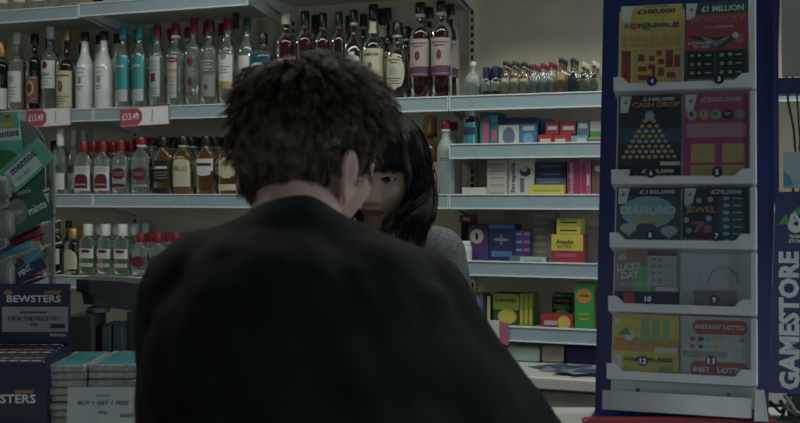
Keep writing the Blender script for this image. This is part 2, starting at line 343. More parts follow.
TY = {
 # upper shelf
 'wine': dict(p='tall', g='dark', c='gold', cb='gold', cz=.80, l=[('label', 'white', .06, .34, 75, 'r')]),
 'vod_wl': dict(p='tall', g='clear', c='white', cz=.86, x=[('grey', .18, .34, 40, 4)], l=[('label', 'white', .14, .52, 70, 'r'), ('emblem', 'silver', .37, .46, 22, 'o')]),
 'rum_dark': dict(p='tall', g='dark', c='black', cz=.86, l=[('label', 'brown', .12, .46, 65, 'r'), ('emblem', 'tan', .20, .42, 34, 'o'), ('emblem', 'dred', .25, .37, 20, 'o')], x=[('tan', .13, .19, 50, 2), ('cream', .425, .455, 50, 1)]),
 'rum_white': dict(p='tall', g='clear', c='white', cz=.86, l=[('label', 'white', .28, .60, 70, 'r'), ('emblem', 'dred', .50, .59, 22, 'o')], x=[('grey', .30, .41, 50, 3)], t=('BACARDI', 'black', .44, .62, .035)),
 'rum_spiced': dict(p='jam', g='amber', c='gold', cz=.88, l=[('label', 'cream', .05, .50, 72, 'r'), ('emblem', 'dred', .24, .38, 16, 'o'), ('emblem', 'gold', .28, .36, 9, 'o')], x=[('brown', .08, .20, 55, 4), ('brown', .41, .47, 55, 1)]),
 'coco': dict(p='cone', g='milk', c='black', cz=.88, cr=.46, l=[('emblem', 'gold', .34, .42, 14, 'o')], x=[('silver', .40, .56, 40, 3), ('brown', .26, .32, 24, 2)]),
 'vod_teal': dict(p='slim', g='clear', c='teal', cz=.84, cr=.52, l=[('label', 'teal', .24, .64, 66, 'r'), ('label_foot', 'silver', .10, .24, 60, 'r'), ('emblem', 'silver', .50, .53, 34, 'r')]),
 'vod_tr': dict(p='slim', g='clear', c='red', cz=.86, cr=.48, l=[('label', 'silver', .15, .62, 50, 'r'), ('emblem', 'dred', .32, .42, 20, 'r')], x=[('teal', .16, .26, 40, 3), ('grey', .44, .58, 40, 3)]),
 'vod_red': dict(p='tall', g='clear', c='red', cz=.86, cb='white', l=[('label', 'silver', .12, .62, 34, 'r'), ('emblem', 'dred', .53, .60, 46, 'o'), ('label_foot', 'gold', .42, .46, 30, 'r')], x=[('cream', .55, .575, 34, 1), ('gold', .16, .38, 26, 5)]),
 'vod_rd2': dict(p='tall', g='clear', c='red', cz=.84, cr=.46, l=[('emblem', 'dred', .46, .55, 24, 'o'), ('emblem', 'dred', .24, .33, 20, 'o')], x=[('silver', .36, .44, 36, 3), ('dred', .12, .18, 40, 2)]),
 'gin_wl': dict(p='tall', g='clear', c='maroon', cz=.86, l=[('label_foot', 'grey', .12, .36, 60, 'r'), ('emblem', 'dred', .20, .26, 12, 'o')], x=[('cream', .40, .54, 44, 4), ('grey', .56, .63, 30, 2)]),
 'gin_gold': dict(p='slim', g='clear', c='red', cz=.86, cr=.5, l=[('label', 'white', .28, .58, 60, 'r'), ('label_foot', 'gold', .20, .28, 60, 'r'), ('emblem', 'grey', .52, .60, 22, 'o')], x=[('ink' if False else 'grey', .36, .46, 44, 3)]),
 'gin_green': dict(p='slim', g='clear', c='green', cz=.84, cr=.46, l=[('label', 'white', .28, .56, 60, 'r')]),
 'gin_blue': dict(p='bombay', n=4, dr=.85, g='blue', c='black', cz=.84, cr=.36, l=[('label', 'white', .18, .58, 36, 'o'), ('emblem', 'navy', .26, .50, 20, 'o')]),
 'whi_cream': dict(p='whisk', g='amber', c='cream', cz=.88, l=[('label', 'cream', .14, .50, 65, 'r')]),
 'whi_black': dict(p='whisk', g='amber', c='black', cz=.84, cb='brown', l=[('label', 'cream', .12, .48, 65, 'r')]),
 'whi_dark': dict(p='tall', g='dark', c='black', cz=.86, l=[('label', 'black', .12, .48, 65, 'r')]),
 'bourbon': dict(p='squat', n=3, dr=.95, g='amber', c='black', cz=.86, cb='silver', l=[('label', 'white', .14, .54, 62, 'o'), ('emblem', 'black', .30, .40, 26, 'o')]),
 'jam': dict(p='jam', g='dgreen', c='black', cz=.84, cr=.46, l=[('label', 'cream', .22, .54, 80, 'r'), ('label_foot', 'green', .17, .21, 80, 'r'), ('neck_label', 'cream', .70, .82, 60, 'r'), ('emblem', 'brown', .34, .40, 12, 'o')], x=[('tan', .235, .31, 60, 3)], t=('JAMESON', 'black', .475, .74, .04)),
 'chivas': dict(p='squat', g='amber', c='black', cz=.84, cr=.46, cb='silver', l=[('label', 'cream', .12, .60, 62, 'o'), ('emblem', 'silver', .32, .44, 26, 'o')], x=[('navy', .20, .30, 40, 3), ('brown', .46, .54, 36, 2)]),
 'grouse': dict(p='whisk', g='red', c='black', cz=.88, cb='pink', l=[('label', 'pink', .34, .62, 72, 'r'), ('label_foot', 'purple', .24, .335, 78, 'r'), ('emblem', 'dred', .40, .50, 14, 'o')], x=[('dred', .53, .59, 50, 2), ('cream', .255, .27, 60, 1)]),
 'crystal': dict(p='squat', g='frost', c='white', cz=.88, cr=.4, l=[('label', 'white', .10, .40, 60, 'r')]),
 # flasks
 'fl_bac': dict(p='tall', n=2.6, dr=.8, g='clear', c='white', cz=.74, cr=.5, l=[('label', 'white', .10, .34, 66, 'r'), ('label_foot', 'green', .36, .46, 50, 'r')]),
 'fl_white_red': dict(p='flask', n=4, dr=.55, g='clear', c='red', cz=.80, cr=0.48, l=[('label', 'white', .10, .54, 62, 'r'), ('emblem', 'dred', .14, .40, 36, 'a')], x=[('cream', .18, .24, 24, 1), ('silver', .44, .52, 44, 2)]),
 'fl_red_emb': dict(p='flask', n=4, dr=.55, g='clear', c='red', cz=.80, cr=0.48, l=[('label', 'silver', .14, .54, 50, 'r'), ('emblem', 'dred', .30, .50, 44, 'o'), ('label_foot', 'dred', .16, .22, 44, 'r')], x=[('silver', .36, .44, 34, 2)]),
 'fl_pink': dict(p='flask', n=4, dr=.55, g='clear', c='red', cz=.86, cr=0.48, cb='white', l=[('emblem', 'dred', .27, .48, 36, 'o'), ('label_foot', 'silver', .16, .20, 50, 'r')], x=[('silver', .34, .41, 24, 2)]),
 'fl_jack': dict(p='flask', n=4, dr=.55, g='honey', c='black', cz=.82, cr=0.48, l=[('label', 'black', .24, .60, 64, 'r'), ('emblem', 'white', .46, .50, 40, 'a'), ('label_foot', 'black', .05, .14, 60, 'r')], x=[('grey', .28, .42, 44, 3)]),
 'fl_bells': dict(p='flask', n=4, dr=.55, g='honey', c='black', cz=.84, cr=0.50, cb='silver', l=[('label', 'cream', .16, .66, 68, 'a'), ('label_foot', 'brown', .05, .15, 68, 'r')], t=("BELL'S", 'brown', .46, .66, .075)),
 'fl_vblue': dict(p='flask', n=4, dr=.55, g='honey', c='black', cz=.84, cr=0.46, l=[('label', 'white', .42, .62, 64, 'r'), ('emblem', 'navy', .50, .55, 44, 'r'), ('label_foot', 'white', .34, .44, 36, 'o')]),
 'fl_round': dict(p='flask', n=4, dr=.55, g='honey', c='black', cz=.84, cr=0.46, l=[('label', 'cream', .30, .64, 60, 'o'), ('label_foot', 'cream', .10, .20, 60, 'r'), ('emblem', 'tan', .50, .56, 20, 'o')]),
 'fl_port': dict(p='flask', n=3, dr=.8, g='dark', c='gold', cz=.78, cr=0.58, l=[('label', 'cream', .16, .56, 60, 'a'), ('label_foot', 'gold', .08, .12, 50, 'r')]),
 'fl_port2': dict(p='flask', n=3, dr=.8, g='dark', c='black', cz=.86, cr=0.46, cb='gold', l=[('label', 'cream', .22, .50, 50, 'r')]),
 'fl_gin': dict(p='flask', n=4, dr=.62, g='green', c='white', cz=.78, cr=0.56, l=[('label', 'white', .36, .54, 56, 'r'), ('emblem', 'dred', .46, .52, 20, 'o'), ('label_foot', 'cream', .20, .27, 50, 'r')]),
 'fl_sm': dict(p='flask', n=4, dr=.62, g='clear', c='red', cz=.80, cr=0.52, l=[('emblem', 'dred', .26, .50, 40, 'o'), ('label', 'silver', .14, .20, 50, 'r')]),
 'brandy': dict(p='squat', g='honey', c='gold', cz=.78, cr=.62, cb='brown', l=[('label', 'cream', .12, .42, 50, 'r'), ('emblem', 'brown', .20, .34, 26, 'o')]),
 'frostred': dict(p='slim', g='frost', c='red', cz=.88, cr=.5, cb='white', l=[('emblem', 'silver', .42, .54, 36, 'o')], x=[('dred', .46, .51, 26, 2)]),
 'tonic': dict(p='pill', g='dark', c='white', cz=.80, cr=.7, l=[('label', 'teal', .08, .62, 80, 'r'), ('emblem', 'navy', .30, .50, 50, 'r')]),
 'pot': dict(p='pill', g='milk', c='white', cz=.76, cr=.85, l=[('label', 'white', .10, .55, 70, 'r')]),
 # miniatures
 'mi_navy': dict(p='mini', g='dark', c='navy', cz=.55, cr=.75, l=[('label', 'white', .22, .50, 70, 'r')]),
 'mi_cream': dict(p='mini', g='honey', c='black', cz=.86, cr=.5, cb='silver', l=[('label', 'cream', .12, .56, 75, 'r'), ('emblem', 'dred', .52, .58, 60, 'r')]),
 'mi_red': dict(p='mini', g='clear', c='red', cz=.84, cr=.5, l=[('label', 'silver', .10, .50, 60, 'r')]),
 'mi_amber': dict(p='mini', g='honey', c='black', cz=.86, cr=.5, l=[('label', 'tan', .10, .58, 80, 'r')]),
 'mi_dark': dict(p='mini', g='dark', c='black', cz=.86, cr=.5, l=[('label', 'navy', .10, .50, 70, 'r')]),
 'mi_brown': dict(p='mini', g='amber', c='cream', cz=.86, cr=.45, l=[('label', 'cream', .14, .48, 75, 'r')]),
}
ORD = ['front', 'second', 'third', 'fourth', 'fifth']
def place(shelf, px, top, wpx, ty, short, where, group, nb=0, b=.05, dbk=None, name='spirit_bottle', cat='bottle', jit=.04):
    zs = Z[shelf]-.003
    p = WF.at(px, top, b); h = p.z-zs; Yd = (WF.M @ p).y; r = wpx/2/FPX*Yd*(1.07 if shelf == 'upper' and b > .035 else 1.05 if TY[ty]['p'] == 'flask' else 1.0)
    sp = dbk or max(.058, 2*r*TY[ty].get('dr', 1)+.006)
    root0 = None
    for k in range(nb+1):
        lab = (short+' '+where) if k == 0 else '%s-row copy behind the %s' % (ORD[k], short)
        M = WF.w(p.x+random.uniform(-.001, .001)*(k > 0), b+k*sp, zs) @ Matrix.Rotation(random.uniform(-jit, jit)*2, 4, 'Z')
        o = empty(name, M, lab, cat, group)
        if root0 is None:
            for nm, me in bottle_meshes(ty, h, r):
                c = bpy.data.objects.new(nm, me); COL.objects.link(c); c.parent = o
            root0 = o
        else:
            for c0 in root0.children:
                c = c0.copy(); COL.objects.link(c); c.parent = o
    return root0
U = 'on the upper shelf'; GU = 'spirit bottles on the upper shelf'
for a in [
 (2, 40, 17, 'wine', 'gold-capped dark bottle cut by the left frame edge', 0), (17, 33, 16, 'vod_wl', 'white-capped clear bottle with tall white label', 1),
 (34.5, 34, 15, 'rum_dark', 'black bottle with ornate brown label', 1), (50.5, 27, 16, 'rum_white', 'white-capped rum bottle with bold black lettering', 1),
 (66.5, 31, 18, 'rum_spiced', 'brown spiced rum bottle with cream label', 1), (85, 32, 17, 'coco', 'left milky white liqueur bottle with black cap', 1),
 (104, 31, 17, 'coco', 'right milky white liqueur bottle with black cap', 1), (123.5, 26, 14.5, 'vod_teal', 'left teal-labelled teal-capped vodka bottle', 1),
 (140, 25, 14.5, 'vod_teal', 'right teal-labelled teal-capped vodka bottle', 1), (157.5, 25, 15, 'vod_tr', 'red-capped bottle with silver, teal and red label', 1),
 (176, 24, 17, 'vod_red', 'red-capped vodka bottle with white and gold label', 1), (194, 18, 16, 'vod_rd2', 'tall red-capped clear bottle with printed red marks', 1),
 (210, 20, 17, 'gin_wl', 'maroon-capped clear bottle with grey lower label', 1), (228, 18, 17, 'gin_gold', 'red-capped bottle with white label and gold foot', 0),
 (247, 17, 15, 'gin_green', 'green-capped clear bottle beside the man\'s hair', 0),
 (286, 14, 18, 'whi_cream', 'cream-capped whisky bottle above the man\'s head', 0),
 (305, 11, 17, 'whi_black', 'black-capped amber bottle third from the blue gin', 1), (323, 13, 15, 'whi_black', 'shorter black-capped amber bottle above the man\'s crown', 0),
 (339, 12, 14, 'whi_black', 'black-capped amber bottle left of the white-labelled bourbon', 1), (354, 10, 17.5, 'bourbon', 'square bourbon bottle with round white label', 1),
 (373.5, 4.5, 20, 'jam', 'green whiskey bottle with large cream label', 1), (397.5, 23, 20, 'chivas', 'squat amber bottle with oval cream label', 1),
 (420.5, 3, 19.5, 'grouse', 'left tall dark red whisky bottle with pink label', 1), (441.5, 1, 19.5, 'grouse', 'right tall dark red whisky bottle with pink label', 1)]:
    place('upper', a[0], a[1], a[2], a[3], a[4], U, GU, a[5], b=.05, dbk=.085)
place('upper', 236, 13, 13, 'gin_green', 'tall green-capped bottle standing a row back', U, GU, 0, b=.14)
place('upper', 263, 33, 25, 'gin_blue', 'square pale blue gin bottle', U, GU, 0, b=.06)
place('upper', 388, 8, 14, 'whi_dark', 'dark bottle between green whiskey and squat amber', U, GU, 0, b=.15)
place('upper', 451, 4, 15, 'grouse', 'tall red whisky bottle right of its two twins, a row back,', U, GU, 0, b=.13)
place('upper', 473.5, 62, 15, 'crystal', 'small frosted clear bottle with white top', U, GU, 0, b=.04)
M_ = 'on the middle shelf'; GM = 'flask bottles on the middle shelf'
for a in [
 (43, 140, 15, 'fl_jack', 'dark flask half hidden by the sweets rack', 1), (60.5, 129, 15, 'fl_bac', 'white-capped rum flask', 0), (79.0, 141, 0, '', '', 0),
 (84, 141, 19, 'fl_white_red', 'left flask with white label and red arch', 2), (103.5, 141, 18, 'fl_white_red', 'right flask with white label and red arch', 2),
 (121.5, 140, 18, 'fl_red_emb', 'red-capped flask with two red label blocks', 2), (142, 137, 20, 'fl_pink', 'red-capped clear flask with round red emblem', 2),
 (163.5, 136.5, 18, 'fl_jack', 'black-capped flask with black label', 2), (183.5, 136, 19.5, 'fl_bells', 'flask with large cream arch label', 2),
 (206.5, 136, 19, 'fl_vblue', 'flask with white and navy neck label', 2), (229, 136, 20, 'fl_round', 'flask with round cream label beside the man', 2),
 (250, 136, 19, 'fl_round', 'flask with round cream label behind the man\'s hair', 1)]:
    if a[2]: place('mid', a[0], a[1], a[2], a[3], a[4], M_, GM, a[5], b=.04, dbk=.062)
place('mid', 73.5, 129.5, 12, 'fl_bac', 'white-capped rum bottle a row behind the others', M_, GM, 1, b=.11)
place('mid', 430, 116, 23, 'brandy', 'honey brandy bottle with gold stopper right of the woman', M_, GM, 0, b=.10)
place('mid', 446, 120.5, 18, 'frostred', 'frosted bottle with red cap', M_, GM, 1, b=.05, dbk=.08)
LL = 'on the low left shelf'; GL = 'flask bottles on the low left shelf'
for a in [
 (57, 221, 13, 'fl_port2', 'black flask with gold neck band', 1), (73.5, 228, 17, 'fl_port', 'black flask with gold cap and cream arch label', 1),
 (88.5, 224, 17, 'fl_gin', 'leftmost pale green flask with white cap', 2), (106, 224, 17, 'fl_gin', 'middle pale green flask with white cap', 2),
 (123, 224, 17, 'fl_gin', 'rightmost pale green flask with white cap', 2), (141, 233, 17, 'fl_sm', 'left red-capped flask', 1),
 (158.5, 233, 17, 'fl_sm', 'right red-capped flask', 1), (176, 233, 17, 'fl_sm', 'red-capped flask behind the man\'s shoulder', 1)]:
    place('low_left', a[0], a[1], a[2], a[3], a[4], LL, GL, a[5], b=.04, dbk=.066)
for i, px in enumerate((8, 24, 38)):
    place('mid', px, 146, 15, 'fl_sm', ('red-capped flask far left', 'red-capped flask second from the left end', 'red-capped flask third from the left end')[i], 'behind the sweets rack', GM, 0, b=.05)
    place('low_left', px, 232, 15, 'fl_sm', ('red-capped flask far left', 'red-capped flask second from the left end', 'red-capped flask third from the left end')[i], 'behind the mint trays', GL, 0, b=.05)
GT = 'bottles on the topmost shelf'
for i, px in enumerate((4, 21, 39, 55, 68)):
    place('ceil_left', px, -68, 15, 'vod_wl', ('first', 'second', 'third', 'fourth', 'fifth')[i]+' clear bottle from left, only its base in view,', 'on the topmost shelf', GT, 0, b=-.02)
for i, px in enumerate((98, 120, 150, 176)):
    place('ceil_left2', px, -70, 15, 'whi_dark', ('first', 'second', 'third', 'fourth')[i]+' dark bottle from left, mostly above the frame,', 'on the topmost shelf', GT, 0, b=-.02)
# miniatures behind a clear riser
GMi = 'miniatures on the upper shelf'
MI = [(486, 67, 8.5, 'mi_navy', 'left navy-capped miniature', 2), (495.5, 66, 8.5, 'mi_navy', 'right navy-capped miniature', 2),
      (505, 61, 8.5, 'mi_cream', 'leftmost cream-labelled miniature', 3), (514.5, 61, 8.5, 'mi_cream', 'middle cream-labelled miniature', 3), (524, 62, 8.5, 'mi_cream', 'rightmost cream-labelled miniature', 3),
      (534, 64, 8, 'mi_red', 'leftmost red-capped clear miniature', 2), (542.5, 63, 8, 'mi_red', 'middle red-capped clear miniature', 2), (551, 62, 8, 'mi_red', 'rightmost red-capped clear miniature', 2),
      (561, 58, 9.5, 'mi_amber', 'amber miniature with tan label', 2), (572.5, 58, 9.5, 'mi_dark', 'dark miniature with navy label', 2),
      (583.5, 62, 9, 'mi_brown', 'brown miniature with cream label', 2), (594, 61, 9, 'mi_brown', 'brown miniature nearest the dispenser', 2)]
for a in MI: place('upper', a[0], a[1], a[2], a[3], a[4], U, GMi, a[5], b=.03, dbk=.036, name='miniature_bottle')
x0, x1 = A449+.003, A449+BW-.004
o = MB().box(x0, x1, .0125, .0145, Z['upper']+.001, Z['upper']+.046, WF.M).build('shelf_riser', glass('riser_clear', (.93, .97, .95), .02, (.3, .4, .38)))
tag(o, 'clear riser strip along the miniatures shelf front', 'riser')
# price tickets hung from the upper rail
tickm = mat('ticket_red', (.40, .075, .10), .5)
for i, (p0, p1, y0, y1, s, bb) in enumerate(((27, 71, 108.5, 127.5, '£13.49', -.008), (120.5, 169.5, 107, 126.5, '£13.49', -.008), (-60, -15, 110, 129, '£12.99', -.008))):
    a = WF.at(p0, (y0+y1)/2, bb); c = WF.at(p1, (y0+y1)/2, bb); zt0 = zat((p0+p1)/2, y0, bb); zb = zat((p0+p1)/2, y1, bb)
    wd = c.x-a.x; ht = zt0-zb
    o = empty('price_ticket', WF.w(a.x, bb, zb) @ Matrix.Rotation(radians(-1.5), 4, 'Y'), ('white and red price ticket below the black rum bottle', 'white and red price ticket below the teal vodka bottles', 'white and red price ticket beyond the left frame edge')[i], 'price ticket', 'price tickets on the upper rail')
    r = .004
    MB().box(0, wd, 0, .0015, 0, ht).build('card', wht, o)
    e = MB(); 
    for q in ((0, wd, 0, .003), (0, wd, ht-.003, ht), (0, .003, 0, ht), (wd-.003, wd, 0, ht)): e.box(q[0], q[1], -.0008, 0, q[2], q[3])
    e.build('border', tickm, o)
    MB().prism([(.004, .005), (wd*.36, .005), (wd*.45, ht*.3), (wd*.45, ht*.7), (wd*.36, ht-.005), (.004, ht-.005)], -.0012, 0).build('price_flash', tickm, o)
    text(s, wd*.34, ht*.36, wht, o, T(wd*.215, -.0016, ht*.52), 'price', .015)
    text('/', wd*.03, ht*.6, ink, o, T(wd*.66, -.0016, ht*.5), 'pen_mark', .02)
# ------------------------------------------------------------------ medicine cartons
P = {k: mat('carton_'+k, c, .45) for k, c in dict(white=(.60, .61, .58), cream=(.52, .49, .42), navy=(.02, .035, .13), blue=(.05, .20, .42), sky=(.16, .42, .58), teal=(.02, .20, .24),
    pink=(.50, .10, .22), magenta=(.40, .02, .15), red=(.42, .03, .04), yellow=(.72, .60, .02), green=(.03, .36, .07), lime=(.35, .42, .04), purple=(.11, .04, .17),
    violet=(.07, .05, .28), grey=(.27, .27, .24), brown=(.20, .10, .06), black=(.015, .02, .02), orange=(.65, .25, .03), lemon=(.70, .52, .06), slate=(.13, .19, .27), dgreen=(.03, .10, .03)).items()}
def carton(shelf, x0, x1, yt, b, d, m, label, decor=(), texts=(), zb=None, group=None, dy=0, rot=0, yb=None):
    A = WF.at(x0, HOR, b); B = WF.at(x1, HOR, b); xm = (x0+x1)/2
    zb = (Z[shelf]-.003) if zb is None else zb
    h = zat(xm, yt, b)-zb; wd = B.x-A.x
    o = empty('medicine_carton', WF.w(A.x, b, zb) @ Matrix.Rotation(radians(rot), 4, 'Z'), label, 'medicine box', group)
    MB().bbox(0, wd, 0, d, 0, h, .0006).build('box', P[m], o)
    by = {}
    for (u0, u1, v0, v1, mm) in decor: by.setdefault(mm, []).append((u0, u1, v0, v1))
    for i, (mm, rs) in enumerate(by.items()):
        q = MB()
        for (u0, u1, v0, v1) in rs:
            if u1 > 1.5:   # ellipse: (cu, 2+ru, cv, rv)
                q.prism(circ(u0*wd, v0*h, (u1-2)*wd, 18, v1*h), -.0006-i*.0002, .0)
            else: q.box(u0*wd, u1*wd, -.0004-i*.0002, 0, v0*h, v1*h)
        q.build('printed_panel', P[mm], o)
    for t in texts:
        s, u, v, tw, th, mm = t[:6]; M = T(u*wd, -.0016, v*h)
        if len(t) > 6: M = M @ Matrix.Rotation(radians(-t[6]), 4, 'Y')
        v_ = len(t) > 6 and abs(t[6]) > 45
        text(s, tw*(h if v_ else wd), th*(wd if v_ else h), P[mm], o, M, 'lettering', .01)
    return zb+h+.0004
S = 'r25'
# row between upper shelf and short shelf
place(S, 470.5, 108, 15, 'tonic', 'dark tonic bottle with white cap and blue label', 'left of the medicines', None, 0, b=.05, name='medicine_bottle', cat='medicine bottle')
carton(S, 480, 489.5, 112, .045, .09, 'teal', 'dark teal upright carton beside the tonic bottle', [(.3, .9, .1, .85, 'pink')])
carton(S, 490, 498, 112, .05, .09, 'teal', 'dark teal upright carton with pink strip left of white pack', [(.2, .8, .15, .5, 'pink'), (.1, .9, .7, .9, 'sky')])
carton(S, 498.5, 519, 117.5, .05, .10, 'white', 'white carton with navy top band and grey-blue disc', [(0, 1, .74, 1, 'navy'), (.5, 2.30, .36, .3, 'slate')])
carton(S, 519.5, 537, 117.5, .05, .10, 'blue', 'blue carton with pale bubble on the short medicine shelf', [(0, 1, .78, 1, 'navy'), (.5, 2.3, .25, .2, 'sky'), (.2, .85, .55, .7, 'white')], [])
carton(S, 541, 550, 119, .09, .08, 'blue', 'plain blue carton wedged behind the red cartons')
z = carton(S, 538, 552.5, 134.5, .04, .09, 'red', 'lower left flat red carton with white wording', [(.15, .85, .25, .62, 'white')])
carton(S, 545.5, 559, 121.5, .05, .09, 'red', 'upper left red carton stacked on a flat red one', [(.15, .85, .35, .65, 'white')], zb=z)
z = carton(S, 553, 570.5, 134.5, .04, .09, 'red', 'lower right flat red carton with white wording', [(.12, .7, .3, .62, 'white')])
carton(S, 560, 575.5, 121.5, .05, .08, 'red', 'upper right red carton stacked on a flat red one', [(.2, .9, .35, .65, 'white')], zb=z)
z = carton(S, 571, 587.5, 135.5, .04, .09, 'sky', 'flat light blue carton under a slate one', [(.35, .9, .3, .7, 'white')])
carton(S, 577, 589, 119.5, .05, .08, 'slate', 'slate grey-blue carton on a flat light blue one', [(.15, .85, .45, .75, 'white')], zb=z)
z = carton(S, 588.5, 604, 137, .04, .09, 'teal', 'flat teal carton with orange stripe by the dispenser', [(0, 1, .7, 1, 'orange')])
carton(S, 590, 605, 121, .05, .08, 'cream', 'cream and green carton topmost by the dispenser', [(0, 1, 0, .35, 'green')], zb=z)
# middle shelf
S = 'mid'
carton(S, 462, 486, 187.5, .03, .10, 'white', 'flat white carton lying beside the frosted bottles')
z = None
for i in range(5):
    z = carton(S, 487, 507, 195-7*(i+1), .04, .09, 'cream', 'plain cream carton, %s in the stack of five' % ('lowest', 'second from bottom', 'middle', 'second from top', 'topmost')[i],
               [(.15, .85, .3, .5, 'grey')], zb=z, group='stack of cream cartons')
carton(S, 508.5, 534, 159, .05, .08, 'white', 'large white lozenge carton with vertical navy name', [(.66, 2.22, .66, .13, 'navy'), (.62, 2.12, .72, .06, 'white'), (.45, .62, .12, .5, 'slate')], [('Strepsils', .2, .5, .8, .22, 'navy', 90)])
z = carton(S, 530, 563.5, 184.8, .012, .035, 'yellow', 'bright yellow flat carton at the front edge of middle shelf', [(.1, .9, .42, .58, 'lime')])
z = None
for i, yt in enumerate((186, 178, 170, 162)):
    z = carton(S, 535.5, 566, yt, .06, .09, ('blue', 'slate', 'navy', 'navy')[i], 'dark blue flat carton, %s of four behind the yellow one' % ('lowest', 'second lowest', 'second highest', 'topmost')[i],
               [(.2, .8, .4, .55, ('white', 'sky', 'blue', 'blue')[i])], zb=z, group='stack of dark blue cartons')
carton(S, 567, 579, 159.5, .045, .09, 'magenta', 'magenta upright carton with vertical white name', [(.5, .62, .1, .9, 'magenta')], [('Imodium', .35, .5, .8, .4, 'white', 90)])
carton(S, 579.5, 591, 159.5, .045, .09, 'pink', 'pink upright carton right of the magenta one', [(.15, .55, .1, .88, 'magenta'), (.65, .85, .3, .6, 'white')])
carton(S, 592, 605, 159.5, .045, .09, 'brown', 'brown upright carton at right end of middle shelf', [(.5, 2.3, .75, .08, 'white')])
# shelf 4
S = 'r4'
zr = carton(S, 461, 470.5, 222.5, .14, .08, 'black', 'black upright carton with red carton on it')
carton(S, 459.5, 471, 215.5, .14, .08, 'red', 'small red carton on top of the black one', [(.3, .9, .3, .7, 'cream')], zb=zr)
place(S, 465, 241, 14, 'pot', 'small white pill pot with ribbed lid', 'at front of low medicine shelf', None, 0, b=.02, name='pill_pot', cat='pill pot')
carton(S, 468.5, 488.5, 224.5, .07, .09, 'purple', 'purple upright carton with white runner roundel', [(.42, 2.34, .68, .2, 'cream'), (.42, 2.08, .68, .1, 'black'), (.82, 1, 0, 1, 'violet'), (.3, .75, .12, .3, 'violet')])
carton(S, 489, 514.5, 224.5, .06, .09, 'navy', 'large navy carton with pale star burst', [(.48, 2.3, .6, .04, 'grey'), (.48, 2.03, .6, .16, 'grey'), (.1, .9, .15, .3, 'blue'), (0, 1, .9, 1, 'blue')])
z = None
for i in range(4):
    z = carton(S, 515, 530.5, 262-8*(i+1), .06, .09, 'violet', 'violet-blue flat carton, %s of the four' % ('lowest', 'second lowest', 'second highest', 'topmost')[i], [(.1, .45, .35, .6, 'sky'), (.55, .95, .3, .7, 'pink')], zb=z, group='stack of violet-blue cartons')
z = None
for i in range(7):
    z = carton(S, 532+(.8 if i > 4 else 0), 554, 262-7.1*(i+1), .08, .08, 'grey', 'plain grey flat carton, number %d counting up the tall stack' % (i+1) if False else 'plain grey flat carton, %s in the tall stack' % ('lowest', 'second from bottom', 'third from bottom', 'middle', 'third from top', 'second from top', 'topmost')[i], [(.1, .6, .4, .55, 'cream')], zb=z, group='tall stack of grey cartons')
z = carton(S, 509, 546, 256.8, .004, .045, 'slate', 'flat white-ended carton at the shelf front', [(.3, 1, 0, 1, 'white'), (.4, .9, .35, .6, 'sky')])
z = carton(S, 551.5, 583, 234.5, .03, .085, 'red', 'large yellow and red carton under the small yellow ones', [(0, 1, .46, 1, 'yellow'), (.12, .8, .25, .36, 'pink')], [('Anadin', .42, .76, .55, .16, 'navy'), ('EXTRA', .42, .6, .45, .09, 'red')])
z = carton(S, 556.5, 580.5, 226.5, .035, .08, 'yellow', 'small yellow carton, lower of the two on the red one', [(.15, .85, .4, .6, 'dgreen')], zb=z)
carton(S, 556.5, 580.5, 218.5, .035, .08, 'yellow', 'small yellow carton, upper of the two on the red one', [(.15, .85, .4, .6, 'dgreen'), (.15, .4, .8, .95, 'green')], zb=z)
carton(S, 586, 602, 228, .12, .08, 'grey', 'dull grey-brown carton set back beside the yellow cartons')
# shelf 5
S = 'r5'
carton(S, 463, 474, 296, .06, .08, 'green', 'green carton at far left of lowest medicine shelf', [(.1, .9, .5, .8, 'lime')])
carton(S, 475.5, 483, 294, .06, .08, 'slate', 'slate carton with speckled blue front', [(.1, .9, .1, .4, 'yellow'), (.15, .6, .5, .9, 'sky')])
carton(S, 483.5, 490.5, 296, .06, .08, 'navy', 'narrow navy and yellow carton left of the lemon boxes', [(.55, .95, 0, 1, 'yellow')])
for i, (xa, xb) in enumerate(((493, 519), (519.6, 523.5), (524.1, 528), (528.6, 532.5))):
    tx = [('Lemsip', .5, .80, .8, .2, 'dgreen')] if i == 0 else []
    dc = [(0, 1, .5, 1, 'lime'), (.55, 2.36, .28, .24, 'lemon'), (.55, 2.2, .3, .14, 'yellow')] if i == 0 else [(.1, .9, .1, .5, 'lemon')]
    carton(S, xa, xb, 294, .07, .09, 'dgreen' if i == 0 else 'lime', 'lime green lemon-drink box, %s' % ('leftmost and face on', 'second from left, spine out', 'third from left, spine out', 'rightmost, spine out')[i], dc, tx, group='row of lemon-drink boxes')
z = carton(S, 541, 573, 315, .02, .06, 'red', 'flat red carton with yellow fruit at the front', [(.72, 2.2, .5, .46, 'lemon'), (.1, .5, .3, .6, 'cream')])
z = carton(S, 552, 572, 294, .085, .06, 'black', 'black carton with green and yellow picture', [(.5, 2.42, .3, .24, 'lime'), (.1, .9, .55, .68, 'green'), (0, 1, .92, 1, 'green')], [('Lemsip', .5, .8, .8, .16, 'lime')])
carton(S, 574.5, 593.5, 283.5, .02, .07, 'green', 'tall bright green carton with orange roundel', [(.5, 2.4, .74, .16, 'orange'), (.25, .75, .71, .77, 'brown'), (.2, .8, .32, .38, 'lime'), (.25, .75, .22, .27, 'lime')])
carton(S, 594.5, 604, 292, .05, .07, 'red', 'dark red carton half behind the dispenser', [(.2, .8, .5, .7, 'brown')])
